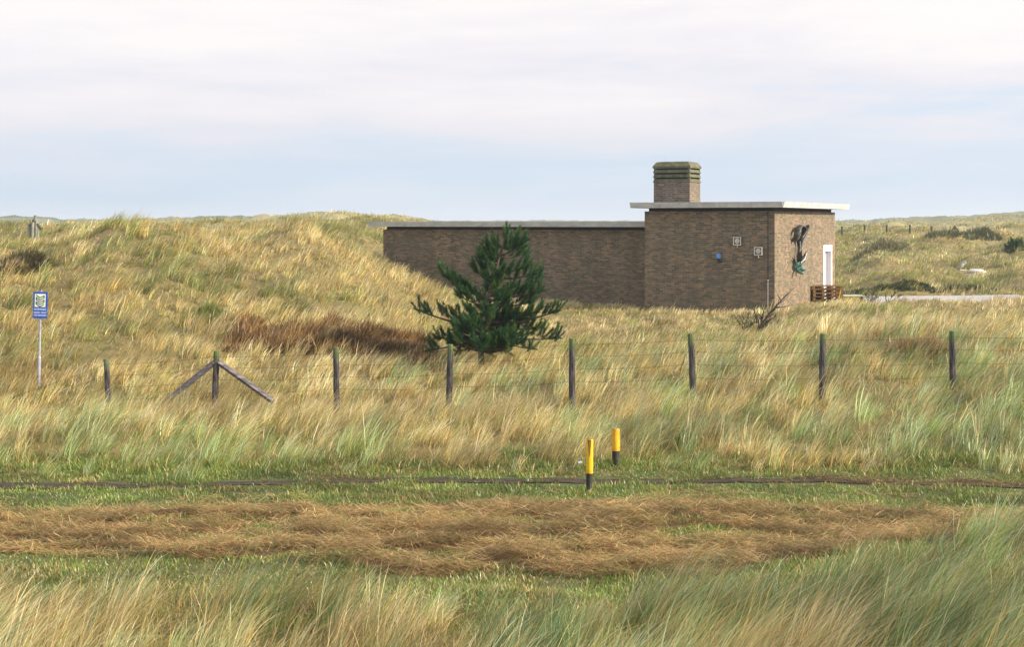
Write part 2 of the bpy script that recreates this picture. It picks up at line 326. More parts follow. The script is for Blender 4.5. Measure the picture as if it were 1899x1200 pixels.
# ------------------------------------------------------------ building
def brick_mat(name, ca, cb, mortar, stain, stain_amt=.6):
    m, t, p, o = mat(name)
    tc_ = t.nodes.new('ShaderNodeTexCoord'); s_ = t.nodes.new('ShaderNodeSeparateXYZ'); L(t, tc_.outputs['Object'], s_.inputs[0])
    xy = math_(t, 'ADD', s_.outputs[0], s_.outputs[1]); cb_ = t.nodes.new('ShaderNodeCombineXYZ'); L(t, xy, cb_.inputs[0]); L(t, s_.outputs[2], cb_.inputs[1])
    br = t.nodes.new('ShaderNodeTexBrick'); L(t, cb_.outputs[0], br.inputs['Vector'])
    br.inputs['Scale'].default_value = 1.0; br.inputs['Brick Width'].default_value = .22; br.inputs['Row Height'].default_value = .075
    br.inputs['Mortar Size'].default_value = .006; br.inputs['Mortar Smooth'].default_value = .3; br.inputs['Bias'].default_value = -.1
    br.inputs['Color1'].default_value = (*ca, 1); br.inputs['Color2'].default_value = (*cb, 1); br.inputs['Mortar'].default_value = (*mortar, 1)
    # course-to-course colour drift and blotches
    mp_ = t.nodes.new('ShaderNodeMapping'); mp_.inputs['Scale'].default_value = (4.5, 9, 1); L(t, cb_.outputs[0], mp_.inputs[0])
    n1 = N(t, 'ShaderNodeTexNoise', Scale=1.6, Detail=9.0, Roughness=.75); L(t, mp_.outputs[0], n1.inputs['Vector'])
    r1 = N(t, 'ShaderNodeMapRange'); r1.inputs['From Min'].default_value = .32; r1.inputs['From Max'].default_value = .68; r1.inputs['To Min'].default_value = .6; r1.inputs['To Max'].default_value = 1.42
    L(t, n1.outputs[0], r1.inputs['Value'])
    mm = t.nodes.new('ShaderNodeMix'); mm.data_type = 'RGBA'; mm.blend_type = 'MULTIPLY'; mm.inputs[0].default_value = 1
    L(t, br.outputs[0], mm.inputs[6]); L(t, r1.outputs[0], mm.inputs[7])
    n2 = N(t, 'ShaderNodeTexNoise', Scale=.7, Detail=6.0, Roughness=.65); L(t, cb_.outputs[0], n2.inputs['Vector'])
    r2 = N(t, 'ShaderNodeMapRange'); r2.inputs['From Min'].default_value = .42; r2.inputs['From Max'].default_value = .7; r2.inputs['To Max'].default_value = stain_amt
    L(t, n2.outputs[0], r2.inputs['Value'])
    m3 = t.nodes.new('ShaderNodeMix'); m3.data_type = 'RGBA'; L(t, r2.outputs[0], m3.inputs[0]); L(t, mm.outputs[2], m3.inputs[6]); m3.inputs[7].default_value = (*stain, 1)
    mp4 = t.nodes.new('ShaderNodeMapping'); mp4.inputs['Scale'].default_value = (1.6, .22, 1); L(t, cb_.outputs[0], mp4.inputs[0])
    n4 = N(t, 'ShaderNodeTexNoise', Scale=1.5, Detail=5.0, Roughness=.6); L(t, mp4.outputs[0], n4.inputs['Vector'])
    r4 = N(t, 'ShaderNodeMapRange'); r4.inputs['From Min'].default_value = .38; r4.inputs['From Max'].default_value = .64; r4.inputs['To Min'].default_value = 1.10; r4.inputs['To Max'].default_value = .88; L(t, n4.outputs[0], r4.inputs['Value'])
    m5 = t.nodes.new('ShaderNodeMix'); m5.data_type = 'RGBA'; m5.blend_type = 'MULTIPLY'; m5.inputs[0].default_value = 1; L(t, m3.outputs[2], m5.inputs[6]); L(t, r4.outputs[0], m5.inputs[7])
    L(t, m5.outputs[2], p.inputs['Base Color']); p.inputs['Roughness'].default_value = .9
    bp = N(t, 'ShaderNodeBump', Strength=.5, Distance=.01); L(t, br.outputs['Fac'], bp.inputs['Height']); bp.invert = True; L(t, bp.outputs[0], p.inputs['Normal'])
    return m
m_brick = brick_mat('buff_brick', (.105,.088,.062), (.295,.20,.125), (.235,.22,.175), (.12,.12,.08))
m_brick_ch = brick_mat('chimney_brick', (.13,.10,.075), (.28,.20,.15), (.32,.30,.28), (.11,.11,.07), .7)
m_fascia = simple('zinc_fascia', (.36,.38,.39), (.60,.61,.60), 3.0, .6, 0, .1, 9, (1,1,2.5), (.3,.7))
m_dark = plain('dark_recess', (.025,.022,.02), .8)
m_roof = plain('roof_felt', (.12,.12,.12), .9)
m_moss = simple('mossy_concrete', (.06,.068,.035), (.155,.16,.10), 5, .95, 0, .5, 10)
m_white = plain('white_paint', (.86,.86,.86), .45, 0, .03)
m_door = plain('pale_door', (.30,.30,.35), .5, 0, .05)
m_blue = plain('blue_paint', (.10,.27,.70), .4)
m_black = plain('black_metal', (.02,.02,.022), .45)
m_lampf = plain('cream_lamp_frame', (.60,.59,.52), .5)
m_lampd = plain('frosted_disc', (.46,.46,.44), .35)

B = empty('brick_building', (CORNER.x, CORNER.y, 0), -TH)
tag(B, 'low flat-roofed brick building with tall end block, long wing and squat chimney', 'building')
BX, BD = -5.16, 9.0; WX = -18.35; WY = 2.0; zb = -.6
WT, BT = 3.06, 3.80
bm = bmesh.new(); T = .3
# block walls (hollow), with a real door opening in the right-hand wall
DV0, DV1, DH = 7.0, 8.32, 2.32
bx(bm, BX, 0, 0, T, zb, BT)                          # front
bx(bm, BX, BX+T, T, BD, zb, BT)                      # left
bx(bm, BX+T, -T, BD-T, BD, zb, BT)                   # rear
bx(bm, -T, 0, T, DV0, zb, BT); bx(bm, -T, 0, DV1, BD, zb, BT); bx(bm, -T, 0, DV0, DV1, DH, BT)
bx(bm, -T, 0, DV0, DV1, zb, .08)
wb = from_bm('wall', bm, m_brick, B)
bm = bmesh.new()
bx(bm, WX, BX-.004, WY, WY+T, zb, WT); bx(bm, WX, WX+T, WY+T, BD-.02, zb, WT); bx(bm, WX+T, BX-.004, BD-T-.02, BD-.02, zb, WT)
ww = from_bm('wing_wall', bm, m_brick, B)
bm = bmesh.new()
bx(bm, BX+.13, -.13, .12, BD-.12, BT, BT+.13)
from_bm('roof_neck', bm, m_dark, B)
bm = bmesh.new()
bx(bm, WX+.13, BX-.004, WY+.12, BD-.14, WT, WT+.13)
from_bm('roof_neck', bm, m_dark, B)
def roof(x0, x1, y0, y1, z0, z1, nx, ny_, name):
    bm = bmesh.new()
    bx(bm, x0+.03, x1-.03, y0+.03, y1-.03, z0, z1-.03)
    ro = from_bm(name, bm, m_roof, B)
    bm = bmesh.new(); th = .028; g = .012
    def seg(a_, b_, n, side):
        st = (b_-a_)/n
        for i in range(n):
            s0, s1 = a_+i*st+g/2, a_+(i+1)*st-g/2
            j = random.uniform(-.003, .003)
            # fascia leans outward: top edge further out than the bottom
            if side in 'fb':
                yb, yt, yi = (y0+.0, y0-.05, y0+th) if side == 'f' else (y1, y1+.05, y1-th)
                P = [(s0,yb+j,z0-.004),(s1,yb+j,z0-.004),(s1,yt+j,z1),(s0,yt+j,z1),(s0,yi,z0-.004),(s1,yi,z0-.004),(s1,yi,z1),(s0,yi,z1)]
            else:
                xb, xt, xi = (x1, x1+.05, x1-th) if side == 'r' else (x0, x0-.05, x0+th)
                P = [(xb+j,s0,z0-.004),(xb+j,s1,z0-.004),(xt+j,s1,z1),(xt+j,s0,z1),(xi,s0,z0-.004),(xi,s1,z0-.004),(xi,s1,z1),(xi,s0,z1)]
            v = [bm.verts.new(q) for q in P]
            for q in ((0,1,2,3),(4,7,6,5),(0,4,5,1),(3,2,6,7),(0,3,7,4),(1,5,6,2)): bm.faces.new([v[k] for k in q])
    seg(x0, x1, nx, 'f'); seg(x0, x1, nx, 'b'); seg(y0+.03, y1-.03, ny_, 'r')
    if name == 'roof': seg(y0+.03, y1-.03, ny_, 'l')
    else: seg(y0+.03, y1-.03, ny_, 'l')
    from_bm('fascia', bm, m_fascia, ro)
    return ro
roof(BX-.42, .45, -.45, BD+.62, BT+.13, 4.14, 5, 8, 'roof')
roof(WX-.50, BX-.01, WY-.45, BD+.3, WT+.13, 3.405, 12, 8, 'wing_roof')

# chimney
cx0, cx1, cy0, cy1 = -4.98, -3.50, .5, 1.72
bm = bmesh.new(); bx(bm, cx0, cx1, cy0, cy1, 4.10, 4.93)
ch = from_bm('chimney', bm, m_brick_ch, B)
bm = bmesh.new()
z = 4.93
for zz0, zz1 in ((4.93, 5.06), (5.125, 5.24), (5.305, 5.42)):
    o1, o2 = .015, .03                     # each louvre leans out a little at its foot
    v = [bm.verts.new(q) for q in ((cx0-o2,cy0-o2,zz0),(cx1+o2,cy0-o2,zz0),(cx1+o2,cy1+o2,zz0),(cx0-o2,cy1+o2,zz0),
         (cx0+o1,cy0+o1,zz1),(cx1-o1,cy0+o1,zz1),(cx1-o1,cy1-o1,zz1),(cx0+o1,cy1-o1,zz1))]
    for q in ((0,3,2,1),(4,5,6,7),(0,1,5,4),(1,2,6,5),(2,3,7,6),(3,0,4,7)): bm.faces.new([v[i] for i in q])
for (a_, b_) in ((cx0, cy0), (cx1-.1, cy0), (cx0, cy1-.1), (cx1-.1, cy1-.1)):
    bx(bm, a_+.004, a_+.096, b_+.004, b_+.096, 5.06, 5.49)
from_bm('louvre', bm, m_moss, ch)
bm = bmesh.new(); bx(bm, cx0+.06, cx1-.06, cy0+.06, cy1-.06, 4.935, 5.47); from_bm('flue_core', bm, m_dark, ch)
bm = bmesh.new()
o2 = .035; i2 = .13
l0 = [bm.verts.new(q) for q in ((cx0-o2,cy0-o2,5.48),(cx1+o2,cy0-o2,5.48),(cx1+o2,cy1+o2,5.48),(cx0-o2,cy1+o2,5.48))]
l1 = [bm.verts.new(q) for q in ((cx0-o2,cy0-o2,5.56),(cx1+o2,cy0-o2,5.56),(cx1+o2,cy1+o2,5.56),(cx0-o2,cy1+o2,5.56))]
l2 = [bm.verts.new(q) for q in ((cx0+i2-.05,cy0+i2-.05,5.72),(cx1-i2+.05,cy0+i2-.05,5.72),(cx1-i2+.05,cy1-i2+.05,5.72),(cx0+i2-.05,cy1-i2+.05,5.72))]
l3 = [bm.verts.new(q) for q in ((cx0+.2,cy0+.2,5.745),(cx1-.2,cy0+.2,5.745),(cx1-.2,cy1-.2,5.745),(cx0+.2,cy1-.2,5.745))]
bm.faces.new(l0[::-1]); bm.faces.new(l3)
for a_, b_ in ((l0,l1),(l1,l2),(l2,l3)):
    for k in range(4): bm.faces.new((a_[k], a_[(k+1)%4], b_[(k+1)%4], b_[k]))
from_bm('chimney_cap', bm, m_moss, ch)
for (a_, b_) in ((cx0+.02, cy0+.02), (cx1-.02, cy0+.02), (cx0+.02, cy1-.02), (cx1-.02, cy1-.02)):
    bm = bmesh.new(); tube(bm, [(a_, b_, 5.55), (a_, b_, 6.02)], .005, 5); from_bm('lightning_rod', bm, m_fascia, ch)

# door with white frame, set in the opening
bm = bmesh.new(); fo = .035
bx(bm, -.22, fo, DV0-.06, DV0+.20, .08, DH-.14); bx(bm, -.22, fo, DV1-.10, DV1+.06, .08, DH-.14); bx(bm, -.22, fo+.003, DV0-.06, DV1+.06, DH-.16, DH+.10)
df = from_bm('door_frame', bm, m_white, B)
bm = bmesh.new(); bx(bm, -.20, -.15, DV0+.20, DV1-.10, .09, DH-.16)
dr = from_bm('door', bm, m_door, B)
bm = bmesh.new(); tube(bm, [(-.15, DV0+.3, 1.08), (-.09, DV0+.3, 1.08), (-.09, DV0+.42, 1.08)], .012, 6); from_bm('door_handle', bm, m_black, dr)
bm = bmesh.new(); bx(bm, -.1, .9, DV0-.4, DV1+.5, -.4, .06, .01); from_bm('doorstep', bm, m_fascia, B)
# floodlights, blue lamp, downpipe, vent on the shaded front
def front_x(px, yoff=0.0):       # where a bearing meets the front wall plane
    p_ = (px-CX)/F; ox, oy = CORNER.x+yoff*sT, CORNER.y+yoff*cT
    return -(ox-p_*oy)/(cT+p_*sT)
def wall_z(py, lx, ly=0.0): return zat(py, CORNER.y - lx*sT + ly*cT)
for px, py in ((1369.3, 447), (1408.2, 465.5)):
    lx = front_x(px); lz = wall_z(py, lx); s = .155
    bm = bmesh.new(); bx(bm, lx-s+.02, lx+s-.02, -.10, -.002, lz-s+.02, lz+s-.02)
    lo = from_bm('floodlight', bm, m_black, B)
    bm = bmesh.new()
    bx(bm, lx-s, lx+s, -.135, -.10, lz+s-.035, lz+s); bx(bm, lx-s, lx+s, -.135, -.10, lz-s, lz-s+.035)
    bx(bm, lx-s, lx-s+.035, -.135, -.10, lz-s+.035, lz+s-.035); bx(bm, lx+s-.035, lx+s, -.135, -.10, lz-s+.035, lz+s-.035)
    from_bm('frame', bm, m_lampf, lo)
    bm = bmesh.new(); tube(bm, [(lx, -.100, lz), (lx, -.125, lz), (lx, -.137, lz)], [.10, .10, .07], 24); from_bm('lens', bm, m_lampd, lo)
    bm = bmesh.new(); tube(bm, [(lx, -.09, lz-s), (lx, -.09, lz-s-.09)], .02, 8); from_bm('bracket', bm, m_lampf, lo)
lx = front_x(1335); lz = wall_z(475, lx)
bm = bmesh.new(); tube(bm, [(lx,-.12,lz-.09),(lx,-.12,lz-.07),(lx,-.12,lz+.04),(lx,-.12,lz+.09),(lx,-.12,lz+.11)], [.09,.095,.095,.07,.02], 16)
bl = from_bm('siren_lamp', bm, m_blue, B, True)
bm = bmesh.new(); tube(bm, [(lx,-.12,lz-.09),(lx,-.12,lz-.17),(lx,-.02,lz-.21),(lx+.14,-.012,lz-.2)], [.045,.035,.02,.015], 8); from_bm('bracket', bm, m_black, bl)
lx = front_x(1425)
bm = bmesh.new(); tube(bm, [(lx,-.03,BT-.02),(lx,-.03,1.25)], .016, 8)
for zz in (3.4, 2.8, 2.2, 1.6, 1.28): bx(bm, lx-.03, lx+.03, -.05, -.002, zz, zz+.02)
from_bm('conduit', bm, m_black, B)
bm = bmesh.new(); tube(bm, [(lx,-.03,1.25),(lx,-.03,.1)], .012, 8); bx(bm, lx-.025, lx+.025, -.06, -.002, 1.2, 1.25); from_bm('conduit', bm, m_fascia, B)
# red brick ventilation grille low on the wing
m_redbrick = plain('red_vent_brick', (.30,.10,.05), .85, 0, .35)
vx1 = BX-.06; vx0 = vx1-.66
bm = bmesh.new()
for r_ in range(3):
    for c_ in range(3):
        a_ = vx0+c_*.225; b0 = .30+r_*.075
        bx(bm, a_, a_+.2, WY-.03, WY-.002, b0+.0, b0+.045)
        if r_ < 2: bx(bm, a_, a_+.05, WY-.026, WY-.003, b0+.045, b0+.075)
bx(bm, vx0-.02, vx1+.0, WY-.012, WY-.001, .27, .54, 0)
from_bm('vent_grille', bm, m_redbrick, B)

# wall sculpture on the sunlit wall: looped bronze ribbon rising from a green crystal foot
m_bronze = simple('dark_bronze', (.03,.035,.04), (.12,.13,.135), 9, .45, .5, .3, 6)
m_verdi = simple('green_copper', (.02,.09,.07), (.16,.34,.28), 14, .6, .1, .3, 6)
def side_y(px):
    p_ = (px-CX)/F; return (p_*CORNER.y-CORNER.x)/(sT-p_*cT)
def sp(px, py, off=.12):
    v_ = side_y(px); return (off, v_, zat(py, CORNER.y+v_*cT))
S = empty('wall_sculpture', (CORNER.x, CORNER.y, 0), -TH)
tag(S, 'dark looped metal sculpture with a green foot hung on the sunlit brick wall', 'sculpture')
bm = bmesh.new()
tube(bm, [sp(1469,448),sp(1467.5,438,.2),sp(1468,428,.25),sp(1471,421,.25),sp(1476,418.5,.22),sp(1481,420,.2),sp(1484,427,.2),sp(1483,436,.18),sp(1481,446),sp(1479,458),sp(1477.5,470),sp(1476.5,482),sp(1476,492)],
     [.05,.11,.13,.11,.10,.11,.13,.13,.11,.09,.09,.09,.06], 10, flat=.4)
tube(bm, [sp(1487,419,.22),sp(1485,424,.3),sp(1479,431,.32),sp(1475,440,.28),sp(1473.5,447,.2)], [.09,.11,.09,.08,.05], 10, flat=.5)
tube(bm, [sp(1468,447,.1),sp(1471,440,.14),sp(1475,444,.12),sp(1476.5,456,.1)], [.10,.11,.08,.05], 8, flat=.5)
tube(bm, [sp(1475.5,438,.1),sp(1477,452,.14),sp(1475,466,.16),sp(1474,477,.15)], [.03,.06,.06,.07], 8, flat=.5)
from_bm('ribbon', bm, m_bronze, S, True)
bm = bmesh.new()
for (a_, b_, c_, d_, ww_) in ((1476,488,1469.5,468,.11),(1476,490,1468,474,.09),(1477,488,1483,466,.09),(1477,486,1486,463,.05),(1476,486,1472.5,464,.10),(1478,490,1482,476,.11),(1475,494,1471,482,.10)):
    q0 = sp(a_,b_,.12); q2 = sp(c_,d_,.3); q1 = tuple((q0[i]*.5+q2[i]*.5)+(0,.05,-.05)[i] for i in range(3))
    tube(bm, [q0,q1,q2], [ww_*.6, ww_, .012], 6, flat=.35)
from_bm('leaf', bm, m_bronze, S)
bm = bmesh.new()
for i in range(9):
    a_ = random.uniform(1470, 1480); b_ = random.uniform(488, 503); a_ += (495-b_)*.25
    q0 = Vector(sp(a_, b_, .1)); dvec = Vector((random.uniform(.1,.3), random.uniform(-.2,.2), random.uniform(-.15,.2)))
    tube(bm, [q0-dvec*.3, q0+dvec*.5, q0+dvec], [.06,.09,.012], 5, flat=.6)
from_bm('foot', bm, m_verdi, S)

# ------------------------------------------------------------ wooden pallets and low slab by the door
m_wood = simple('stained_timber', (.09,.045,.015), (.28,.16,.05), 3, .75, 0, .4, 9, (1,6,9))
m_greywood = simple('weathered_timber', (.055,.05,.05), (.26,.25,.27), 4, .9, 0, .6, 10, (5,5,.8), (.32,.72))
def pallet(loc, rz, label):
    e_ = empty('pallet', loc, rz); tag(e_, label, 'pallet', 'wooden pallets stacked by the door')
    bm = bmesh.new()
    for i in range(5): bx(bm, -.6, .6, -.5+i*.225, -.5+i*.225+.10, .122, .144)
    for i in range(3): bx(bm, -.6, .6, -.5+i*.45, -.4+i*.45, 0, .022)
    from_bm('deck_board', bm, m_wood, e_)
    bm = bmesh.new()
    for i in range(4):
        for j in range(3): bx(bm, -.598+i*.365, -.598+i*.365+.10, -.498+j*.45, -.402+j*.45, .0222, .10)
    for i in range(4): bx(bm, -.596+i*.365, -.50+i*.365, -.497, .497, .1005, .1215)
    from_bm('block', bm, m_wood, e_)
    return e_
PX, PY = at(1531, 56.9), 56.9
zp = zat(549.5, 56.4)-.11
labs = ['bottom brown wooden pallet, half sunk in grass under the stack beside the white door', 'second lowest pallet of the stack beside the white door',
        'second highest pallet of the stack beside the white door', 'topmost brown wooden pallet of the stack beside the white door']
for i in range(4): pallet((PX+random.uniform(-.02,.02), PY+random.uniform(-.02,.02), zp+(i-.4)*.1455), R(-2)+random.uniform(-.03,.03), labs[i])
m_yel = simple('yellow_paint', (.52,.33,.01), (.82,.47,.012), 6, .5, 0, .1, 6, (1,1,1), (.25,.5))
SX, SY = at(1581, 57.2), 57.2; zs = zat(552, 57)-.07
bm = bmesh.new(); bx(bm, -.42, .42, -.3, .3, .12, .165, .008); o_ = empty('slab', (SX, SY, zs), R(-2))
tag(o_, 'low grey-topped slab with a yellow side at the edge of the gravel', 'slab')
from_bm('top', bm, m_fascia, o_)
bm = bmesh.new(); bx(bm, -.40, .26, -.28, .28, -.1, .1195); from_bm('base', bm, plain('ochre_side', (.36,.27,.03), .7, 0, .3), o_)
bm = bmesh.new(); bx(bm, .30, .38, -.26, .26, -.1, .1195); from_bm('leg', bm, m_black, o_)
bm = bmesh.new(); bx(bm, -.012, .012, -.03, .03, 0, .34)
yb_ = from_bm('yellow_stake', bm, m_yel); yb_.location = (at(1556.5, 56.2), 56.2, zat(553, 56.2)); yb_.rotation_euler = (0, R(12), 0)
tag(yb_, 'short slanting yellow stake standing against the right end of the pallet stack', 'stake')

# ------------------------------------------------------------ near fence
def post_bm(h, r, lean=(0,0), n=10, below=.35):
    bm = bmesh.new(); k = 8; pts = []; rd = []
    for i in range(k):
        f_ = i/(k-1); z_ = -below+(h+below)*f_
        pts.append((lean[0]*max(z_,0)+random.uniform(-.003,.003), lean[1]*max(z_,0), z_)); rd.append(r*(1.06-.12*f_)*random.uniform(.97,1.03))
    rd.append(rd[-1]*.9); pts.append((pts[-1][0], pts[-1][1], h+.012))
    tube(bm, pts, rd, n)
    for v in bm.verts: v.co += Vector((random.uniform(-1,1), random.uniform(-1,1), 0))*r*.05
    return bm
def post_material(name, top_z, moss=(.10,.15,.05)):
    m, t, p, o = mat(name)
    tc_ = t.nodes.new('ShaderNodeTexCoord'); mp_ = t.nodes.new('ShaderNodeMapping'); mp_.inputs['Scale'].default_value = (14,14,2.2); L(t, tc_.outputs['Object'], mp_.inputs[0])
    n = N(t, 'ShaderNodeTexNoise', Scale=1.5, Detail=8.0, Roughness=.7); L(t, mp_.outputs[0], n.inputs['Vector'])
    r = N(t, 'ShaderNodeValToRGB'); L(t, n.outputs[0], r.inputs[0]); r.color_ramp.elements[0].position = .4; r.color_ramp.elements[1].position = .68
    r.color_ramp.elements[0].color = (.014,.012,.013,1); r.color_ramp.elements[1].color = (.12,.115,.125,1)
    s_ = t.nodes.new('ShaderNodeSeparateXYZ'); L(t, tc_.outputs['Object'], s_.inputs[0])
    h_ = math_(t, 'ADD', s_.outputs[2], math_(t, 'MULTIPLY', math_(t, 'SUBTRACT', n.outputs[0], .5), .5))
    rr = N(t, 'ShaderNodeMapRange'); rr.inputs['From Min'].default_value = top_z-.22; rr.inputs['From Max'].default_value = top_z-.05; rr.inputs['To Max'].default_value = .85; L(t, h_, rr.inputs['Value'])
    mm = t.nodes.new('ShaderNodeMix'); mm.data_type = 'RGBA'; L(t, rr.outputs[0], mm.inputs[0]); L(t, r.outputs[0], mm.inputs[6]); mm.inputs[7].default_value = (*moss, 1)
    L(t, mm.outputs[2], p.inputs['Base Color']); p.inputs['Roughness'].default_value = .92
    bp = N(t, 'ShaderNodeBump', Strength=.8, Distance=.02); L(t, n.outputs[0], bp.inputs['Height']); L(t, bp.outputs[0], p.inputs['Normal'])
    return m
m_post = post_material('mossy_post', 1.25)
POSTS = [(-2, 735, 28.0), (197.5, 667, 26.5), (402, 652, 26.2), (624, 645, 25.8), (836, 640, 25.5), (1061.5, 629, 25.1), (1281.5, 620, 24.7), (1526.5, 620, 24.3), (1766.5, 615, 23.9), (2010, 612, 23.5), (-215, 742, 28.4)]
FN = empty('wire_fence', (at(1061, 25.1), 25.1, 0)); FO = Vector(FN.location)
tag(FN, 'post and wire fence of mossy round posts crossing the dune grass before the pine', 'fence')
tops = []
for i, (px, py, Y) in enumerate(POSTS):
    X = at(px, Y); zt = zat(py, Y); H = 1.25
    if px < 0: zt = zat(735 if px > -100 else 742, Y)
    ln = random.uniform(-.02, .03)
    if i in (1, ): ln = -.05
    if i in (6, ): ln = -.04
    o_ = from_bm('post', post_bm(H, .057 if i != 2 else .06, (ln*1.0, 0)), m_post, FN); o_.location = Vector((X-ln*H, Y, zt-H)) - FO
    tops.append((Vector((X, Y, zt)), ln))
m_brace = simple('grey_brace_timber', (.06,.055,.06), (.24,.22,.25), 3, .9, 0, .5, 9, (1,8,8))
X0, Y0 = at(402, 26.2), 26.2; zt = zat(652, 26.2)
for (pe, ye, Ye) in ((296, 756, 26.35), (508, 745, 26.0)):
    a_ = Vector((X0, Y0-.02, zt-.17)); b_ = Vector((at(pe, Ye), Ye-.02, zat(ye, Ye)))
    d_ = (b_-a_).normalized(); a_ = a_ + d_*.05
    bm = bmesh.new(); tube(bm, [a_-FO, (a_+b_)*.5-FO, b_-FO], .055, 4, flat=.9)
    from_bm('brace', bm, m_brace, FN)
m_wire = plain('rusty_wire', (.09,.06,.04), .6, .4)
srt = sorted(tops, key=lambda t_: t_[0].x)
for k, dz in enumerate((.09, .30, .52, .75)):
    pts = []
    for (a_, la), (b_, lb) in zip(srt, srt[1:]):
        for s_ in range(6):
            f_ = s_/6; q = a_.lerp(b_, f_); pts.append(q + Vector((0, -.062, -dz-.05*4*f_*(1-f_)*(.5+.3*k/3))) - FO)
    pts.append(srt[-1][0]+Vector((0,-.062,-dz))-FO)
    bm = bmesh.new(); tube(bm, pts, .0024, 4); from_bm('wire', bm, m_wire, FN)

# far fence on the skyline at the right
F2 = empty('far_fence', (at(1650, 125), 125, 0)); F2O = Vector(F2.location)
tag(F2, 'distant fence of thin dark posts on the dune right of the building', 'fence')
m_fpost = plain('far_post_timber', (.06,.07,.05), .9)
prev = None
for i, (px, yt_) in enumerate(((1562, 421), (1604, 417), (1645, 419), (1688, 420), (1728, 421), (1771, 429))):
    Y = 112-i*.6; X = at(px, Y); zt = zat(yt_, Y); zg = hz(X, Y); zt = max(zt, zg+.85); H = max(zt-zg, .8)
    bm = bmesh.new(); tube(bm, [(0,0,-.3), (0,0,H*.5), (0,0,H)], [.085,.08,.075], 8)
    o_ = from_bm('post', bm, m_fpost, F2); o_.location = Vector((X, Y, zt-H))-F2O
    cur = Vector((X, Y, zt-.12))
    if prev is not None:
        bm = bmesh.new(); tube(bm, [prev-F2O, cur-F2O], .006, 4); from_bm('wire', bm, m_wire, F2)
    prev = cur
    if i == 5:
        for dx, dz in ((-.62, -.62), (.3, -.35)):
            bm = bmesh.new(); a_ = Vector((X, Y-.05, zt-.08)); tube(bm, [a_-F2O, a_+Vector((dx, 0, dz))-F2O], .06, 5); from_bm('brace', bm, m_fpost, F2)

# weathered corner posts at the far left
Yg = 60; G0 = empty('weathered_gatepost', (at(65, Yg), Yg, zat(424, Yg)))
tag(G0, 'cluster of weathered grey timber posts with a leaning strut at far left skyline', 'post')
m_silver = simple('silvered_timber', (.10,.12,.09), (.33,.33,.29), 3, .95, 0, .5, 8, (6,6,1))
for (px, py, r_, yo) in ((58, 407.5, .07, 0), (56, 415, .08, -.1), (62, 406, .07, .1), (66, 399, .085, 0), (69, 409, .07, -.1), (63, 412, .08, -.15), (72, 419, .06, -.1)):
    bm = bmesh.new(); x_ = at(px, Yg)-at(65, Yg); h_ = zat(py, Yg)-zat(424, Yg)
    tube(bm, [(x_, yo, -.4), (x_, yo, h_*.6), (x_+.01, yo, h_)], [r_, r_*.95, r_*.85], 7); from_bm('timber', bm, m_silver, G0)
bm = bmesh.new(); tube(bm, [(at(70.5,Yg)-at(65,Yg), -.1, zat(415,Yg)-zat(424,Yg)), (at(79,Yg)-at(65,Yg), -.1, zat(425,Yg)-zat(424,Yg))], .06, 6); from_bm('strut', bm, m_fpost, G0)

# ------------------------------------------------------------ yellow-topped marker posts
def marker(px, ytop, ybase, Y, r, ysplit, label, lean, notch):
    X = at(px, Y); zt, zb_, zs_ = zat(ytop, Y), zat(ybase, Y), zat(ysplit, Y)
    e_ = empty('marker_post', (X, Y, zb_)); e_.rotation_euler = (0, lean, 0)
    tag(e_, label, 'marker post', 'yellow and black marker posts beside the muddy path')
    H = zt-zb_; hs = zs_-zb_
    bm = bmesh.new(); tube(bm, [(0,0,-.3),(0,0,0),(0,0,hs)], [r*.9, r*.93, r*.97], 14); from_bm('shaft', bm, simple('tarred_shaft', (.01,.01,.01), (.06,.065,.05), 6, .8, 0, .4, 6, (3,3,1)), e_)
    bm = bmesh.new(); tube(bm, [(0,0,hs),(0,0,hs+.01),(0,0,H-.012),(0,0,H)], [r*1.0, r*1.03, r, r*.93], 18)
    cp = from_bm('painted_top', bm, m_yel if notch else simple('worn_yellow_paint', (.42,.22,.01), (.78,.43,.015), 16, .55, 0, .2, 6, (1,1,1), (.3,.55)), e_)
    bm = bmesh.new(); tube(bm, [(0,0,H+.001),(0,0,H+.004)], r*.88, 14); from_bm('end_grain', bm, simple('weathered_end', (.12,.10,.05), (.32,.27,.14), 20, .9), cp)
    if notch:
        bm = bmesh.new(); sf = lambda x: -math.sqrt((1.03*r)**2-x*x)-.006
        v = [bm.verts.new((x, sf(x), z_)) for x, z_ in ((-r*.68, H-.004), (-r*.2, H-.004), (r*.35, H-.004), (r*.22, H-.10), (0, H-.21), (-r*.16, H-.21), (-r*.45, H-.10))]
        vi = [bm.verts.new(q.co+Vector((0, .02, 0))) for q in v]
        bm.faces.new(v); bm.faces.new(vi[::-1])
        for k in range(7): bm.faces.new((v[k], v[(k+1)%7], vi[(k+1)%7], vi[k]))
        from_bm('bare_wood_gash', bm, simple('bare_wood', (.11,.07,.02), (.2,.13,.04), 10, .9), cp)
marker(1093.5, 814.5, 911, 17.65, .043, 878, 'front marker post, slim, bright yellow top with a dark gash over a black foot', R(0.5), True)
marker(1143, 795, 868, 19.2, .055, 836, 'rear marker post, thicker, worn yellow top, standing against the tall grass', R(-.8), False)

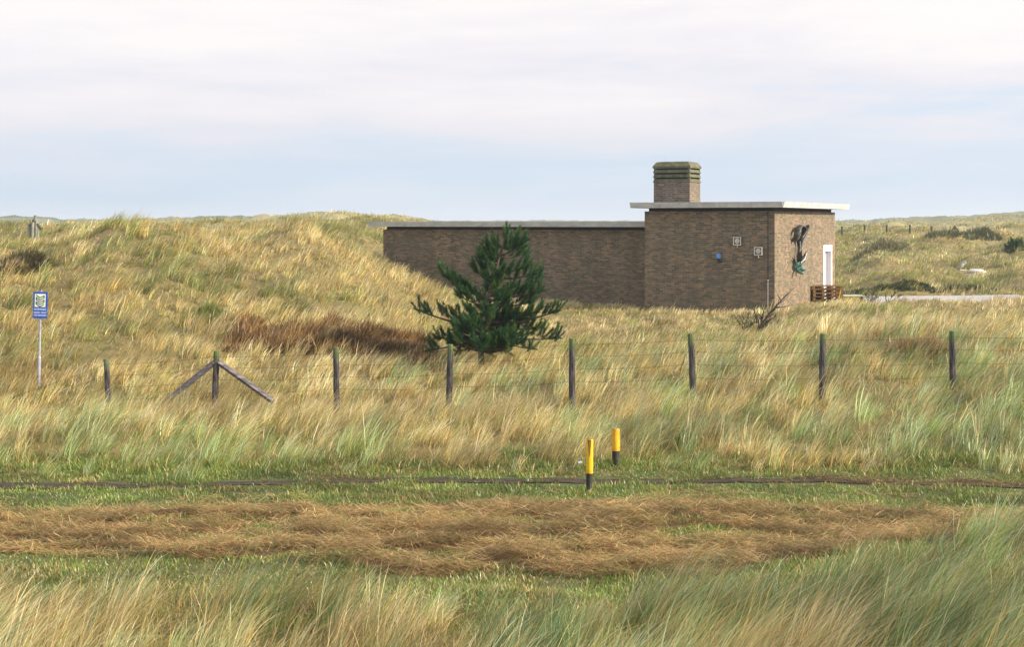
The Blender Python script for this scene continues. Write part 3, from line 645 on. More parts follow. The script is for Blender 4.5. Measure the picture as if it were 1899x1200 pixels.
# ------------------------------------------------------------ blue sign
Ys = 29.3; sx0 = at(72, Ys); SG = empty('blue_sign', (sx0, Ys, zat(724, Ys)))
tag(SG, 'small blue warning sign with white chevron emblem on a slightly leaning grey pole', 'sign')
SG.rotation_euler = (0, R(1.4), R(6))
m_zinc = simple('galvanised_pole', (.25,.27,.36), (.48,.50,.60), 5, .45, .3, .1)
Hs = zat(541, Ys)-zat(724, Ys)
bm = bmesh.new(); tube(bm, [(0,0,-.3),(0,0,.68)], .034, 12); tube(bm, [(0,0,.68),(0,0,.70)], [.036,.03], 12); from_bm('sleeve', bm, m_zinc, SG)
bm = bmesh.new(); tube(bm, [(0,0,.66),(0,0,Hs+.03)], .024, 12); from_bm('pole', bm, m_zinc, SG)
bm = bmesh.new(); tube(bm, [(0,0,Hs+.03),(0,0,Hs+.05)], [.027,.018], 10); from_bm('pole_cap', bm, m_black, SG)
PB = empty('panel_dummy', (0,0,0)); bpy.data.objects.remove(PB)
Wp, Hp = .292, .555
bm = bmesh.new(); bx(bm, -Wp/2, Wp/2, -.040, -.028, Hs-Hp, Hs, .003)
m_signblue = plain('sign_blue', (.012,.06,.36), .35, 0, .08)
pn = from_bm('panel', bm, m_signblue, SG)
m_signw = plain('sign_white', (.62,.72,.62), .4, 0, .05); m_signtxt = plain('sign_lettering', (.42,.55,.78), .4, 0, .05); m_emb = plain('emblem_ink', (.02,.05,.04), .5)
bm = bmesh.new(); ex0, ex1, ez1 = -.112, .105, Hs-.045; ez0 = ez1-.27
bx(bm, ex0, ex1, -.044, -.0405, ez0, ez1); from_bm('emblem_field', bm, m_signw, pn)
bm = bmesh.new()
tk = .019
def stroke(pts):
    for (x0, z0), (x1, z1) in zip(pts, pts[1:]):
        d_ = Vector((x1-x0, 0, z1-z0)); L_ = d_.length; d_ /= L_; n_ = Vector((-d_.z, 0, d_.x))*tk/2
        a_ = Vector((x0, 0, z0))-d_*tk*.3; b_ = Vector((x1, 0, z1))+d_*tk*.3
        v = [bm.verts.new(q) for q in (a_-n_+Vector((0,-.048,0)), b_-n_+Vector((0,-.048,0)), b_+n_+Vector((0,-.048,0)), a_+n_+Vector((0,-.048,0)))]
        vi = [bm.verts.new(q.co+Vector((0,.0032,0))) for q in v]
        bm.faces.new(v); bm.faces.new(vi[::-1])
        for k in range(4): bm.faces.new((v[k], v[(k+1)%4], vi[(k+1)%4], vi[k]))
ec = (ex0+ex1)/2
for k in range(5):
    zc = ez1-.03-k*.046
    stroke([(ec-.078, zc+.004), (ec-.002, zc-.048), (ec+.080, zc-.004)])
for (sx_, k0) in ((.08, 0), (-.078, 1), (.08, 2), (-.078, 3)):
    zc = ez1-.03-k0*.046; stroke([(ec+sx_, zc-(0 if sx_ < 0 else .004)), (ec+sx_, zc-.046)])
from_bm('emblem_line', bm, m_emb, pn)
def text_mesh(s, size, x, z, parent, m, y=-.0425, width=None):
    cu = bpy.data.curves.new('lettering', 'FONT'); cu.body = s; cu.size = size; cu.align_x = 'CENTER'; cu.extrude = .0008; cu.offset = .0012
    ob = bpy.data.objects.new('lettering', cu); COL.objects.link(ob)
    dg = bpy.context.evaluated_depsgraph_get(); me = bpy.data.meshes.new_from_object(ob.evaluated_get(dg)); bpy.data.objects.remove(ob)
    xs_ = [v.co.x for v in me.vertices]; wd_ = max(xs_)-min(xs_)
    k = (width/wd_) if width else 1
    for v in me.vertices: v.co.x *= k
    o_ = link('lettering', me, m, parent); o_.location = (x, y, z); o_.rotation_euler = (R(90), 0, 0)
text_mesh('WATERWINGEBIED', .056, 0, Hs-.385, pn, m_signtxt, width=.25)
text_mesh('VERBODEN  TOEGANG', .046, 0, Hs-.448, pn, m_signtxt, width=.26)
text_mesh('VOOR ONBEVOEGDEN', .046, 0, Hs-.505, pn, m_signtxt, width=.26)

# ------------------------------------------------------------ small things
Yt = 78.0
PPE = empty('tilted_pipe', (at(1781, Yt), Yt, max(zat(507, Yt), hz(at(1781, Yt), Yt)+.24)))
tag(PPE, 'tilted grey pipe on a small flat base in the far grass beyond the gravel', 'pipe')
bm = bmesh.new(); tube(bm, [(-.12,0,-.05),(.25,0,.36)], [.07,.075], 14); from_bm('tube', bm, plain('grey_pipe', (.30,.33,.34), .5), PPE, True)
bm = bmesh.new(); tube(bm, [(.235,0,.345),(.29,0,.405)], [.095,.095], 14); from_bm('collar', bm, plain('pale_collar', (.45,.47,.48), .5), PPE)
bm = bmesh.new(); bx(bm, -.05, .34, -.15, .15, -.10, -.055, .01); from_bm('base', bm, m_lampf, PPE)
WE = empty('concrete_well', (at(1812, Yt), Yt, max(zat(508.5, Yt), hz(at(1812, Yt), Yt)-.02)))
tag(WE, 'low grey well ring with a shallow white lid in the far grass', 'well')
bm = bmesh.new(); tube(bm, [(0,0,-.5),(0,0,.0),(0,0,.13),(0,0,.145)], [.47,.50,.50,.46], 28); from_bm('ring', bm, m_fascia, WE)
bm = bmesh.new(); tube(bm, [(-.02,0,.1455),(-.02,0,.2),(-.02,0,.215)], [.37,.36,.28], 24); from_bm('lid', bm, m_white, WE)
bm = bmesh.new(); bmesh.ops.create_grid(bm, x_segments=5, y_segments=4, size=.5)
for v in bm.verts: v.co = Vector((v.co.x*.05, v.co.y*.035, .018*math.sin(v.co.x*9+v.co.y*4)+.03+v.co.x*.03))
bmesh.ops.solidify(bm, geom=bm.faces, thickness=.002)
o_ = from_bm('paper_scrap', bm, m_white); o_.location = (at(1075, 18.6), 18.6, zat(857, 18.6)-.02); o_.rotation_euler = (R(50), R(10), R(15))
tag(o_, 'small white paper scrap caught in the grass left of the yellow posts', 'litter')
bm = bmesh.new(); bx(bm, -.055, .055, -.04, .04, 0, .012, .003)
o_ = from_bm('yellow_chip', bm, m_yel); Yc_ = 16.65; o_.location = (at(1133, Yc_), Yc_, hz(at(1133, Yc_), Yc_)+.06); o_.rotation_euler = (R(8), R(-5), R(10))
tag(o_, 'flat yellow chip of painted wood lying on the brown hay', 'litter')

# ------------------------------------------------------------ blades (shared by grass, hay, needles)
def blades(name, P, Ln, W, phi, th0, bend, c0, c1, lv=3, roll=None):
    n = len(P)
    if roll is None: roll = rng.uniform(-1.0, 1.0, n)
    hx, hy = np.cos(phi), np.sin(phi)
    q = np.array(P, float); pts = [q.copy()]
    for k in range(lv):
        th = th0 + bend*(k+.5)/lv
        st = (Ln/lv)
        q = q + np.stack([np.sin(th)*hx*st, np.sin(th)*hy*st, np.cos(th)*st], -1); pts.append(q.copy())
    a_ = phi+math.pi/2+roll
    wv = np.stack([np.cos(a_), np.sin(a_), np.zeros(n)], -1)*(W/2)[:, None]
    nv = 2*lv+1; V_ = np.zeros((n, nv, 3)); Cc = np.zeros((n, nv, 3))
    for k in range(lv):
        tp = 1-.55*(k/lv)**1.5 if k else .75
        V_[:, 2*k] = pts[k]-wv*tp; V_[:, 2*k+1] = pts[k]+wv*tp
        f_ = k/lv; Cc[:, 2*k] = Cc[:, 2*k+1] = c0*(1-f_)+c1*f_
    V_[:, -1] = pts[-1]; Cc[:, -1] = c1
    base = (np.arange(n)*nv)[:, None]
    pat = []; st = []; pos = 0
    for k in range(lv-1): pat += [2*k, 2*k+1, 2*k+3, 2*k+2]; st.append(pos); pos += 4
    pat += [2*lv-2, 2*lv-1, 2*lv]; st.append(pos); pos += 3
    fl = (base+np.array(pat)[None]).ravel(); sts = ((np.arange(n)*pos)[:, None]+np.array(st)[None]).ravel()
    return mesh_np(name, V_.reshape(-1, 3), fl, sts, np.clip(Cc.reshape(-1, 3), 0, 1))

WIND = R(8)
def valid(x_, y_, filt):
    lx, ly = local(x_, y_)
    k = ~(((lx > BX-.1)&(lx < .35)&(ly > -.35)&(ly < BD+.1))|((lx > WX-.1)&(lx <= BX)&(ly > WY-.12)&(ly < BD)))
    k &= ~((x_ > 12.9)&(x_ < 21.6)&(y_ > 54.6)&(y_ < 60.6)&(((x_-17.2)/4.4)**2+((y_-57.6)/3.1)**2 < 1.15))
    k &= ~(((x_-at(1143, 19.1))**2/.16+(y_-18.85)**2/.2 < 1) | ((x_-at(1075, 18.6))**2/.06+(y_-18.45)**2/.15 < 1) | ((x_-at(1093, 17.6))**2 + (y_-17.5)**2 < .09))
    k &= ~((np.abs(x_/y_-.327) < .011)&(y_ > 73.5)&(y_ < 79))
    k &= ~((lx > .0)&(lx < 3.2)&(ly > 5.6)&(ly < 9.6))
    return k if filt is None else k & filt(x_, y_)
def tufts(name, label, Y0_, Y1_, ulo, uhi, cover, maxdens=None, filt=None, cat='grass'):
    """marram tufts scattered over the ground between two distances"""
    Ps, Ls, Ws, Ph, T0, Bd, Ca, Cb = [], [], [], [], [], [], [], []
    nb = max(1, int(math.log(Y1_/Y0_)/.08)); ed = np.exp(np.linspace(math.log(Y0_), math.log(Y1_), nb+1))
    for ya, yb in zip(ed, ed[1:]):
        ym = (ya+yb)/2; wb = max(.0042, .00042*ym); area = (uhi-ulo)*(yb*yb-ya*ya)/2
        nper = int(np.interp(ym, [8, 25, 60, 130], [46, 30, 20, 12])); dens = cover/(.5*wb)
        nt_ = int(area*dens/nper)
        u_ = rng.uniform(ulo, uhi, nt_); y_ = np.sqrt(rng.uniform(ya*ya, yb*yb, nt_)); x_ = u_*y_
        keep = (rng.random(nt_) < (.12+1.1*ss(.36, .56, fbm(x_*1.7, y_*1.4, 81, 2)))) & valid(x_, y_, filt)
        x_, y_ = x_[keep], y_[keep]; nt_ = len(x_)
        if nt_ == 0: continue
        lx, ly = local(x_, y_)
        # tuft character
        hn = fbm(x_*.55, y_*.4, 91, 3); hfine = rng.random(nt_)
        hgt_ = np.interp(y_, [0, 12, 20, 26, 36, 60, 100, 200], [.60, .58, .54, .50, .46, .44, .42, .42])*(.5+1.0*hn)*(.55+.9*hfine)*np.where(y_ < 17, .35+1.15*fbm(x_*.9+7, y_*1.1, 93, 2), 1)
        flat_field = ss(36, 41, y_)*(1-ss(58, 64, y_))*ss(-.03, .02, x_/y_)         # short pale grass in front of the building
        hgt_ *= 1-.42*flat_field
        nb_ = ss(2.2, .2, np.where((lx > -19)&(lx < 3), -ly + np.where(lx < BX, WY, 0), 9)); hgt_ *= 1-.3*nb_
        edge = ss(0, 1.6, y_-19.0); hgt_ *= np.where(y_ > 18, .7+.3*edge, 1)
        ef = ss(0, 1.3, y_fore(x_)-y_); hgt_ *= np.where(y_ < 16, .5+.5*ef, 1)
        hgt_ = np.minimum(hgt_, np.where(y_ < 31, .66, .6))
        # colour: greener low by the track and to the right, paler on the flat, golden and olive on the dune
        gn = fbm(x_*.22+3, y_*.17, 101, 3)+ .8*(fbm(x_*1.3, y_*1.1, 103, 2)-.5)
        gbias = np.interp(y_, [8, 10.5, 12.5, 14, 19.5, 22.5, 26, 30, 36, 60], [.0, .05, .13, .10, .20, .13, .03, -.03, -.03, -.03]) + .10*ss(0, .3, x_/y_)*(y_ < 30)*np.where(y_ < 15, .2, 1) - .17*flat_field + .14*nb_
        gg = ss(.42, .66, gn+gbias)
        dn = fbm(x_*.35+9, y_*.3, 107, 3)+.4*(fbm(x_*2.1, y_*1.6, 109, 2)-.5)
        k_ = np.repeat(np.arange(nt_), nper); M = len(k_)
        rr = np.interp(y_, [8, 25, 60, 130, 200], [.07, .11, .20, .4, .8])[k_]*np.sqrt(rng.random(M))*(.7+.6*rng.random(nt_)[k_])
        an = rng.uniform(0, 2*math.pi, M); bx_ = x_[k_]+rr*np.cos(an); by_ = y_[k_]+rr*np.sin(an)
        bz_ = height(bx_, by_)-.02
        ln = hgt_[k_]*(.55+.65*rng.random(M))*np.where(rng.random(M) < .04, 1.35, 1)
        # lean: wind + outward splay
        wdir = WIND + (fbm(x_*.3, y_*.3, 113, 2)-.5)*1.4 + rng.normal(0, .34, nt_)
        wl = ((.45+.6*fbm(x_*.8, y_*.7, 117, 2))*rng.uniform(.7, 1.3, nt_))[k_]
        vx = np.cos(wdir)[k_]*wl + np.cos(an)*rr*1.6 + rng.normal(0, .17, M); vy = np.sin(wdir)[k_]*wl + np.sin(an)*rr*1.6 + rng.normal(0, .17, M)
        ph = np.arctan2(vy, vx); mag = np.hypot(vx, vy)
        t0 = np.clip(-.05+.30*mag+rng.normal(0, .13, M), 0, 1.2); bd = np.clip(.35+1.15*mag*rng.random(M)+.4*rng.random(M), .1, 1.9)
        # blade colours
        s_ = rng.random(M); tuftv = rng.random(nt_)[k_]
        straw = np.where((s_ < .45)[:, None], STRAW, np.where((s_ < .72)[:, None], PALE, GOLD))
        straw = np.where(((s_ > .92))[:, None], RUST, straw)
        dd = ss(.50, .72, dn)[k_]; straw = straw*(1-.55*dd[:, None]) + (GOLD*.8)*(.55*dd[:, None])
        pf = (flat_field*.75)[k_][:, None]; straw = straw*(1-pf)+C3(.84,.69,.43)*pf
        sc_ = (ss(60, 66, y_)*ss(.47, .6, fbm(x_*.28, y_*.16, 125, 3)))[k_][:, None]; straw = straw*(1-.8*sc_)+C3(.26,.26,.09)*(.8*sc_)
        q_ = rng.random(M)
        near_t = np.where(y_ < 32, 1, 0)[k_]; dkg = ((y_ > 8)&(y_ < 14.5)&(fbm(x_*.9, y_*1.0, 121, 2) > .52))[k_]
        grn = np.where((q_ < .5)[:, None], GREYG, np.where((q_ < .8)[:, None], OLIVE, GREEN))
        grn = np.where(((near_t == 0)&(q_ < .5))[:, None], C3(.33,.33,.15), grn)
        grn = np.where(dkg[:, None], grn*np.array([.5, .62, .5]), grn)
        isg = rng.random(M) < np.clip(gg[k_]*.70+.10+.5*(tuftv-.5), 0, 1)
        c = np.where(isg[:, None], grn, straw)
        v_ = (.72+.54*tuftv)*(.70+.64*rng.random(M)**1.3)*(.74+.50*ss(.3, .7, fbm(x_*1.0+5, y_*.9, 105, 2)))[k_]; c = c*v_[:, None]  # last factor darkens blades in patches, shade of hollows put into the colour
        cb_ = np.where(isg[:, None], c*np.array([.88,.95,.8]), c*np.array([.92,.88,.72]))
        Ps.append(np.stack([bx_, by_, bz_], -1)); Ls.append(ln); Ws.append(wb*(.7+.6*rng.random(M))); Ph.append(ph); T0.append(t0); Bd.append(bd); Ca.append(cb_); Cb.append(c)
        # low thatch of older, tangled blades between and under the tufts
        nth = int(area*cover*.42/(.26*wb)); u_ = rng.uniform(ulo, uhi, nth); ty = np.sqrt(rng.uniform(ya*ya, yb*yb, nth)); tx = u_*ty
        k2 = valid(tx, ty, filt); tx, ty = tx[k2], ty[k2]; nth = len(tx)
        g2 = ss(.44, .66, fbm(tx*.8+3, ty*.7, 119, 3)+np.interp(ty, [8, 16, 22, 26, 60], [.04, .10, .12, .0, -.03]))
        cT_ = np.where((rng.random(nth) < .15+.6*g2)[:, None], np.where((rng.random(nth) < .5)[:, None], OLIVE, GREEN*1.1), np.where((rng.random(nth) < .5)[:, None], GOLD*.85, np.where((rng.random(nth) < .6)[:, None], STRAW*.85, BROWN)))
        cT_ = cT_*(.58+.68*rng.random(nth))[:, None]
        Ps.append(np.stack([tx, ty, height(tx, ty)-.01], -1)); Ls.append((.10+.22*rng.random(nth))*(1-.3*ss(36, 42, ty))); Ws.append(wb*(.7+.6*rng.random(nth)))
        Ph.append(rng.normal(.2, 1.1, nth)); T0.append(rng.uniform(.2, 1.2, nth)); Bd.append(rng.uniform(.2, 1.4, nth)); Ca.append(cT_*.9); Cb.append(cT_)
    P_ = np.concatenate(Ps)
    lv = 4 if Y0_ < 12 else (3 if Y0_ < 45 else 2)
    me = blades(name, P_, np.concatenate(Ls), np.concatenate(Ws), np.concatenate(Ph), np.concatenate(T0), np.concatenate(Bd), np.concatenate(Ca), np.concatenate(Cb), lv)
    print(name, 'blades', len(P_))
    return tag(link(name, me, m_grass), label, cat, kind='stuff')

UL, UH = -.47, .47
def bank(X, Y): return (X > -6.9)&(X < -1.9)&(np.abs(Y-33.8+(X+4.4)*.22) < 1.15+.35*fbm(X*1.5, Y, 131, 2))
tufts('foreground_grass', 'long wind-blown straw and grey-green marram grass nearest the camera', 6.5, 16.2, UL, UH, 2.8, filt=lambda X, Y: Y < y_fore(X))
tufts('marram_grass', 'tall leaning marram grass between the path and the wire fence', 18.3, 31, UL, UH, 2.2, filt=lambda X, Y: (Y > y_tall(X)) | ((Y > y_path(X)+.35)&(fbm(X*2.1, Y*3, 183, 2) > .66)))
tufts('dune_grass', 'golden marram covering the big dune and the flat before the building', 31, 62, UL, UH, 1.8, filt=lambda X, Y: ~bank(X, Y) | (fbm(X*1.6, Y*1.6, 175, 3) < .37))
tufts('far_dune_grass', 'pale marram on the dunes beyond the building', 62, 135, UL, UH, 1.5, filt=lambda X, Y: (X/Y < -.06) | (X/Y > .2))
tufts('distant_dune_grass', 'thin grass on the most distant dunes', 135, 210, UL, UH, .2)

# lawn
def scatter(n, x0, x1, y0, y1, cond):
    x_ = rng.uniform(x0, x1, n); y_ = rng.uniform(y0, y1, n)
    ok = (np.abs(x_/y_) < .46)&cond(x_, y_); return x_[ok], y_[ok]
def lawn_ok(X, Y):
    d = Y-y_path(X); onp = np.abs(d) < (.11+.10*(fbm(X*.7, X*0+4, 71, 3)-.3)+.10*ss(-4.5, -6, X))+.75*(fbm(X*2.5, Y*6, 141, 3)-.52)
    hayz = (Y > y_hay_near(X)+.05)&(Y < y_hay_far(X)); green_in = (fbm(X*1.5, Y*3, 143, 3) > .60)
    return (Y < y_tall(X)+.9)&(Y > y_fore(X)-1.2)&~onp&(~hayz | green_in)
x_, y_ = scatter(330000, -9, 9, 11, 20.3, lawn_ok); n = len(x_)
gv = fbm(x_*1.2, y_*2.2, 145, 3); yel = rng.random(n) < (.10+.35*ss(.5, .75, fbm(x_*.9, y_*1.7, 147, 3)))
hL = (.03+.08*rng.random(n)*ss(.3, .7, fbm(x_*2.3, y_*2.3, 149, 2)))*(1+.7*ss(18.7, 19.3, y_))
c = np.where(rng.random(n)[:, None] < .5, C3(.15,.24,.045), C3(.23,.30,.07)); c = np.where(yel[:, None], C3(.48,.36,.15), c)*(.35+1.3*gv)[:, None]
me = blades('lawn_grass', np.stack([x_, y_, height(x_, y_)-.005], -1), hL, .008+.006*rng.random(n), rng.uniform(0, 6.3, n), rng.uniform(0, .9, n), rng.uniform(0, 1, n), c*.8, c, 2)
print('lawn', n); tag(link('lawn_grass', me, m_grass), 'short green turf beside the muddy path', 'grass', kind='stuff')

# mown hay
def hay_ok(X, Y):
    return (fbm(X*1.5, Y*3, 143, 3) < .64)&(Y > y_hay_near(X)-.25*fbm(X*3, Y*3, 151, 2))&(Y < y_hay_far(X)+.3*(fbm(X*4, Y*3, 153, 2)-.4))
def hay_lump(X, Y): return (.20*np.maximum(fbm(X*1.1, Y*3.0, 155, 3)-.42, 0)/.3+.09*np.maximum(fbm(X*4, Y*6, 157, 2)-.35, 0)/.3)*(.15+.85*ss(0, .7, y_hay_far(X)-Y))
x_, y_ = scatter(420000, -9, 9, 12.6, 17.6, hay_ok)
xd, yd = scatter(30000, 2.0, 9, 17.4, 18.9, lambda X, Y: (Y-y_path(X) > -.12)&(Y-y_path(X) < .40)&(fbm(X*1.5, Y*6, 159, 2) > .56-.03*X))
xe, ye = scatter(60000, -9, 9, 17.0, 19.4, lambda X, Y: (Y > y_hay_far(X))&(np.abs(Y-y_path(X)) > .04)&(fbm(X*1.3, Y*4, 161, 3)+.10*np.exp(-((Y-y_path(X)-.15)/.15)**2) > .62))
x_, y_ = np.concatenate([x_, xd, xe]), np.concatenate([y_, yd, ye]); n = len(x_)
lump = np.where(y_ > 17.4, .3, 1)*hay_lump(x_, y_); z_ = height(x_, y_)+lump*rng.random(n)**.5+.004
cl = fbm(x_*1.4, y_*4.5, 163, 3); s_ = rng.random(n)
c = np.where((s_ < .40)[:, None], C3(.45,.29,.115), np.where((s_ < .70)[:, None], C3(.72,.53,.27), np.where((s_ < .85)[:, None], C3(.16,.095,.045), C3(.18,.25,.06))))
c = c*(.25+1.35*cl)[:, None]*(1-.35*(y_ > 17.5))[:, None]
ph = np.where(rng.random(n) < .5, 0, math.pi)+rng.normal(0, .7, n)
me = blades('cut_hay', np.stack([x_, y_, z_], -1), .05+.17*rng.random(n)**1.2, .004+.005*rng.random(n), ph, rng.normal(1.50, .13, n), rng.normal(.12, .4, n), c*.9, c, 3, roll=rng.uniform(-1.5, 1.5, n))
print('hay', n); tag(link('cut_hay', me, m_grass), 'brown mown hay lying in rows across the strip in front of the path', 'hay', kind='stuff')

# dark brown bracken bank at the foot of the dune
n = 70000; x_ = rng.uniform(-7.4, -1.7, n); y_ = rng.uniform(31.8, 36.0, n); k = bank(x_, y_)&(fbm(x_*1.6, y_*1.6, 175, 3) > .33); x_, y_ = x_[k], y_[k]; n = len(x_)
c = np.where(rng.random(n)[:, None] < .6, C3(.16,.095,.04), C3(.36,.22,.09)); c = np.where(rng.random(n)[:, None] < .22, C3(.50,.36,.17), c)
c = c*(.2+1.6*fbm(x_*1.9, y_*2.2, 171, 3))[:, None]*(.6+.8*rng.random(n))[:, None]
me = blades('dead_bracken', np.stack([x_, y_, height(x_, y_)-.02], -1), .10+.75*rng.random(n)*fbm(x_*1.7, y_*2, 173, 3)**1.2, .012+.014*rng.random(n), rng.normal(.1, .9, n), rng.uniform(0, .7, n), rng.uniform(.2, 1.3, n), c, c, 3)
tag(link('dead_bracken', me, m_grass), 'dark brown dead bracken along the foot of the dune left of the pine', 'bracken', kind='stuff')

# ------------------------------------------------------------ leafless and dark shrubs
m_bark = simple('dark_bark', (.02,.016,.014), (.07,.055,.045), 12, .9, 0, .3)
def shrub(px, Y, label, spec, leaf=None, rtw=.012, name='bare_shrub', ntw=12, group=None, zoff=0, cat='shrub'):
    X = at(px, Y); e_ = empty(name, (X, Y, hz(X, Y)-.03+zoff)); tag(e_, label, cat, group)
    bm = bmesh.new(); tips = []
    for (dx, dy, dz, r0) in spec:
        p0 = Vector((0,0,0)); p3 = Vector((dx, dy, dz)); p1 = p3*.35+Vector((random.uniform(-.08,.08), 0, dz*.12)); p2 = p3*.7+Vector((random.uniform(-.08,.08), random.uniform(-.08,.08), .04))
        tube(bm, [p0,p1,p2,p3], [r0, r0*.7, r0*.45, .006], 5); tips += [p1, p2, p3]
        for _ in range(ntw):
            f_ = random.uniform(.3, 1); b0 = p3*f_; L_ = p3.length*random.uniform(.15,.4); dd_ = (p3.normalized()+Vector((random.gauss(0,.55), random.gauss(0,.55), random.gauss(.15,.4)))).normalized()
            mid = b0+dd_*L_*.5+Vector((random.gauss(0,.02), 0, random.gauss(0,.02)))
            tube(bm, [b0, mid, b0+dd_*L_], [rtw, rtw*.7, .004], 4); tips += [mid, b0+dd_*L_]
    from_bm('branch', bm, m_bark, e_)
    if leaf is not None:
        tp = np.array([tuple(q) for q in tips]); nl, cl_, sz = leaf
        k_ = rng.integers(0, len(tp), nl); P_ = tp[k_]+rng.normal(0, sz*1.6, (nl, 3)); P_[:, 2] = np.maximum(P_[:, 2], 0)
        cc = cl_*(.6+.8*rng.random(nl))[:, None]
        me = blades('foliage', P_, sz*(.8+rng.random(nl)), np.full(nl, sz*.35), rng.uniform(0, 6.3, nl), rng.uniform(0, 1.6, nl), rng.uniform(-.3,.5, nl), cc, cc, 2)
        link('foliage', me, m_grass, e_)
    return e_
shrub(1407, 45.6, 'black leafless bush with a long wind-bent branch below the building corner', [(.95,.1,1.15,.06),(.6,.1,.42,.05),(.75,-.1,.25,.03),(-.1,.1,.6,.03),(.2,0,.7,.02)], None, .014, ntw=16, zoff=.02)
shrub(1383, 45.4, 'low tangled grey-green bush of thin stems left of the black leafless one', [(-.3,0,.5,.015),(.1,.1,.6,.015),(-.1,-.1,.55,.015),(.3,0,.5,.015),(.2,.1,.35,.015)], (500, C3(.12,.13,.06), .05), .008, ntw=14)
shrub(1612, 50.5, 'left of two low dark thorn bushes before the gravel', [(-.1,0,.45,.02),(.15,0,.5,.02),(.3,.1,.35,.02),(-.25,.1,.3,.02)], (600, C3(.10,.12,.05), .05), .010, ntw=14, group='thorn bushes before the gravel')
shrub(1645, 50.8, 'right of two low dark thorn bushes before the gravel', [(.25,0,.5,.02),(.5,0,.45,.02),(.7,.1,.3,.02),(0,.1,.4,.02)], None, .011, ntw=14, group='thorn bushes before the gravel')
# dark scrub mats
DK = C3(.14,.135,.07)
def mat_scrub(px, Y, wx, wy, h, n, colr, label, name='scrub_bush'):
    X = at(px, Y); a_ = rng.uniform(0, 6.3, n); r_ = np.sqrt(rng.random(n)); x_ = X+wx*r_*np.cos(a_)*(.7+.6*vn(a_*1.3, a_*0, 5)); y_ = Y+wy*r_*np.sin(a_)
    wdt = .00055*Y; kp = fbm(x_*2.2/wx, y_*2.2/wy, 9, 2) > .38; x_, y_, r_ = x_[kp], y_[kp], r_[kp]; n = len(x_); hh = h*(1-.75*r_**2)*(.35+1.2*fbm(x_*3/wx, y_*3/wy, 7, 2)); cc = colr*(.5+.9*rng.random(n))[:, None]
    me = blades(name, np.stack([x_-X, y_-Y, height(x_, y_)-.03-hz(X, Y)], -1), hh, np.full(n, wdt)*1.3, rng.normal(.1, 1.2, n), rng.uniform(0, .8, n), rng.uniform(0, 1, n), cc, cc, 2)
    o_ = link(name, me, m_grass); o_.location = (X, Y, hz(X, Y)); tag(o_, label, 'bush')
mat_scrub(40, 44.0, 1.25, .7, .55, 5000, C3(.10,.085,.04), 'dark thorn bush on the dune below the skyline, far left')
mat_scrub(22, 43.0, .8, .4, .4, 2500, C3(.16,.12,.05), 'smaller brownish bush just below the dark one, far left')
mat_scrub(1643, 90.0, 1.5, 1.2, .7, 3000, DK*2, 'dark rounded bush on the slope right of the building roof line')
mat_scrub(1622, 80.0, 2.0, 1.0, .45, 3500, DK*1.9, 'long low dark bush halfway up the slope right of the building')
mat_scrub(1680, 70.0, 1.3, .7, .4, 2500, DK*2, 'dark bush at the foot of the slope above the gravel')
mat_scrub(1776, 100.0, 3.2, 2, 1.0, 4000, C3(.16,.17,.08), 'broad olive bush on the slope left of the small pine')
mat_scrub(1640, 62.0, 2.6, .5, .35, 4000, C3(.08,.10,.035), 'dark green growth along the left of the gravel back edge')
mat_scrub(1790, 62.2, 2.4, .5, .45, 4000, C3(.08,.105,.035), 'dark green growth along the right of the gravel back edge')
mat_scrub(1700, 28.6, 1.1, .5, .45, 5000, C3(.34,.23,.11), 'brown dead growth on the bank behind the two rightmost posts')
mat_scrub(380, 36.5, .75, .5, .45, 2500, C3(.24,.27,.08), 'dark green clump in the hollow below the big dune')

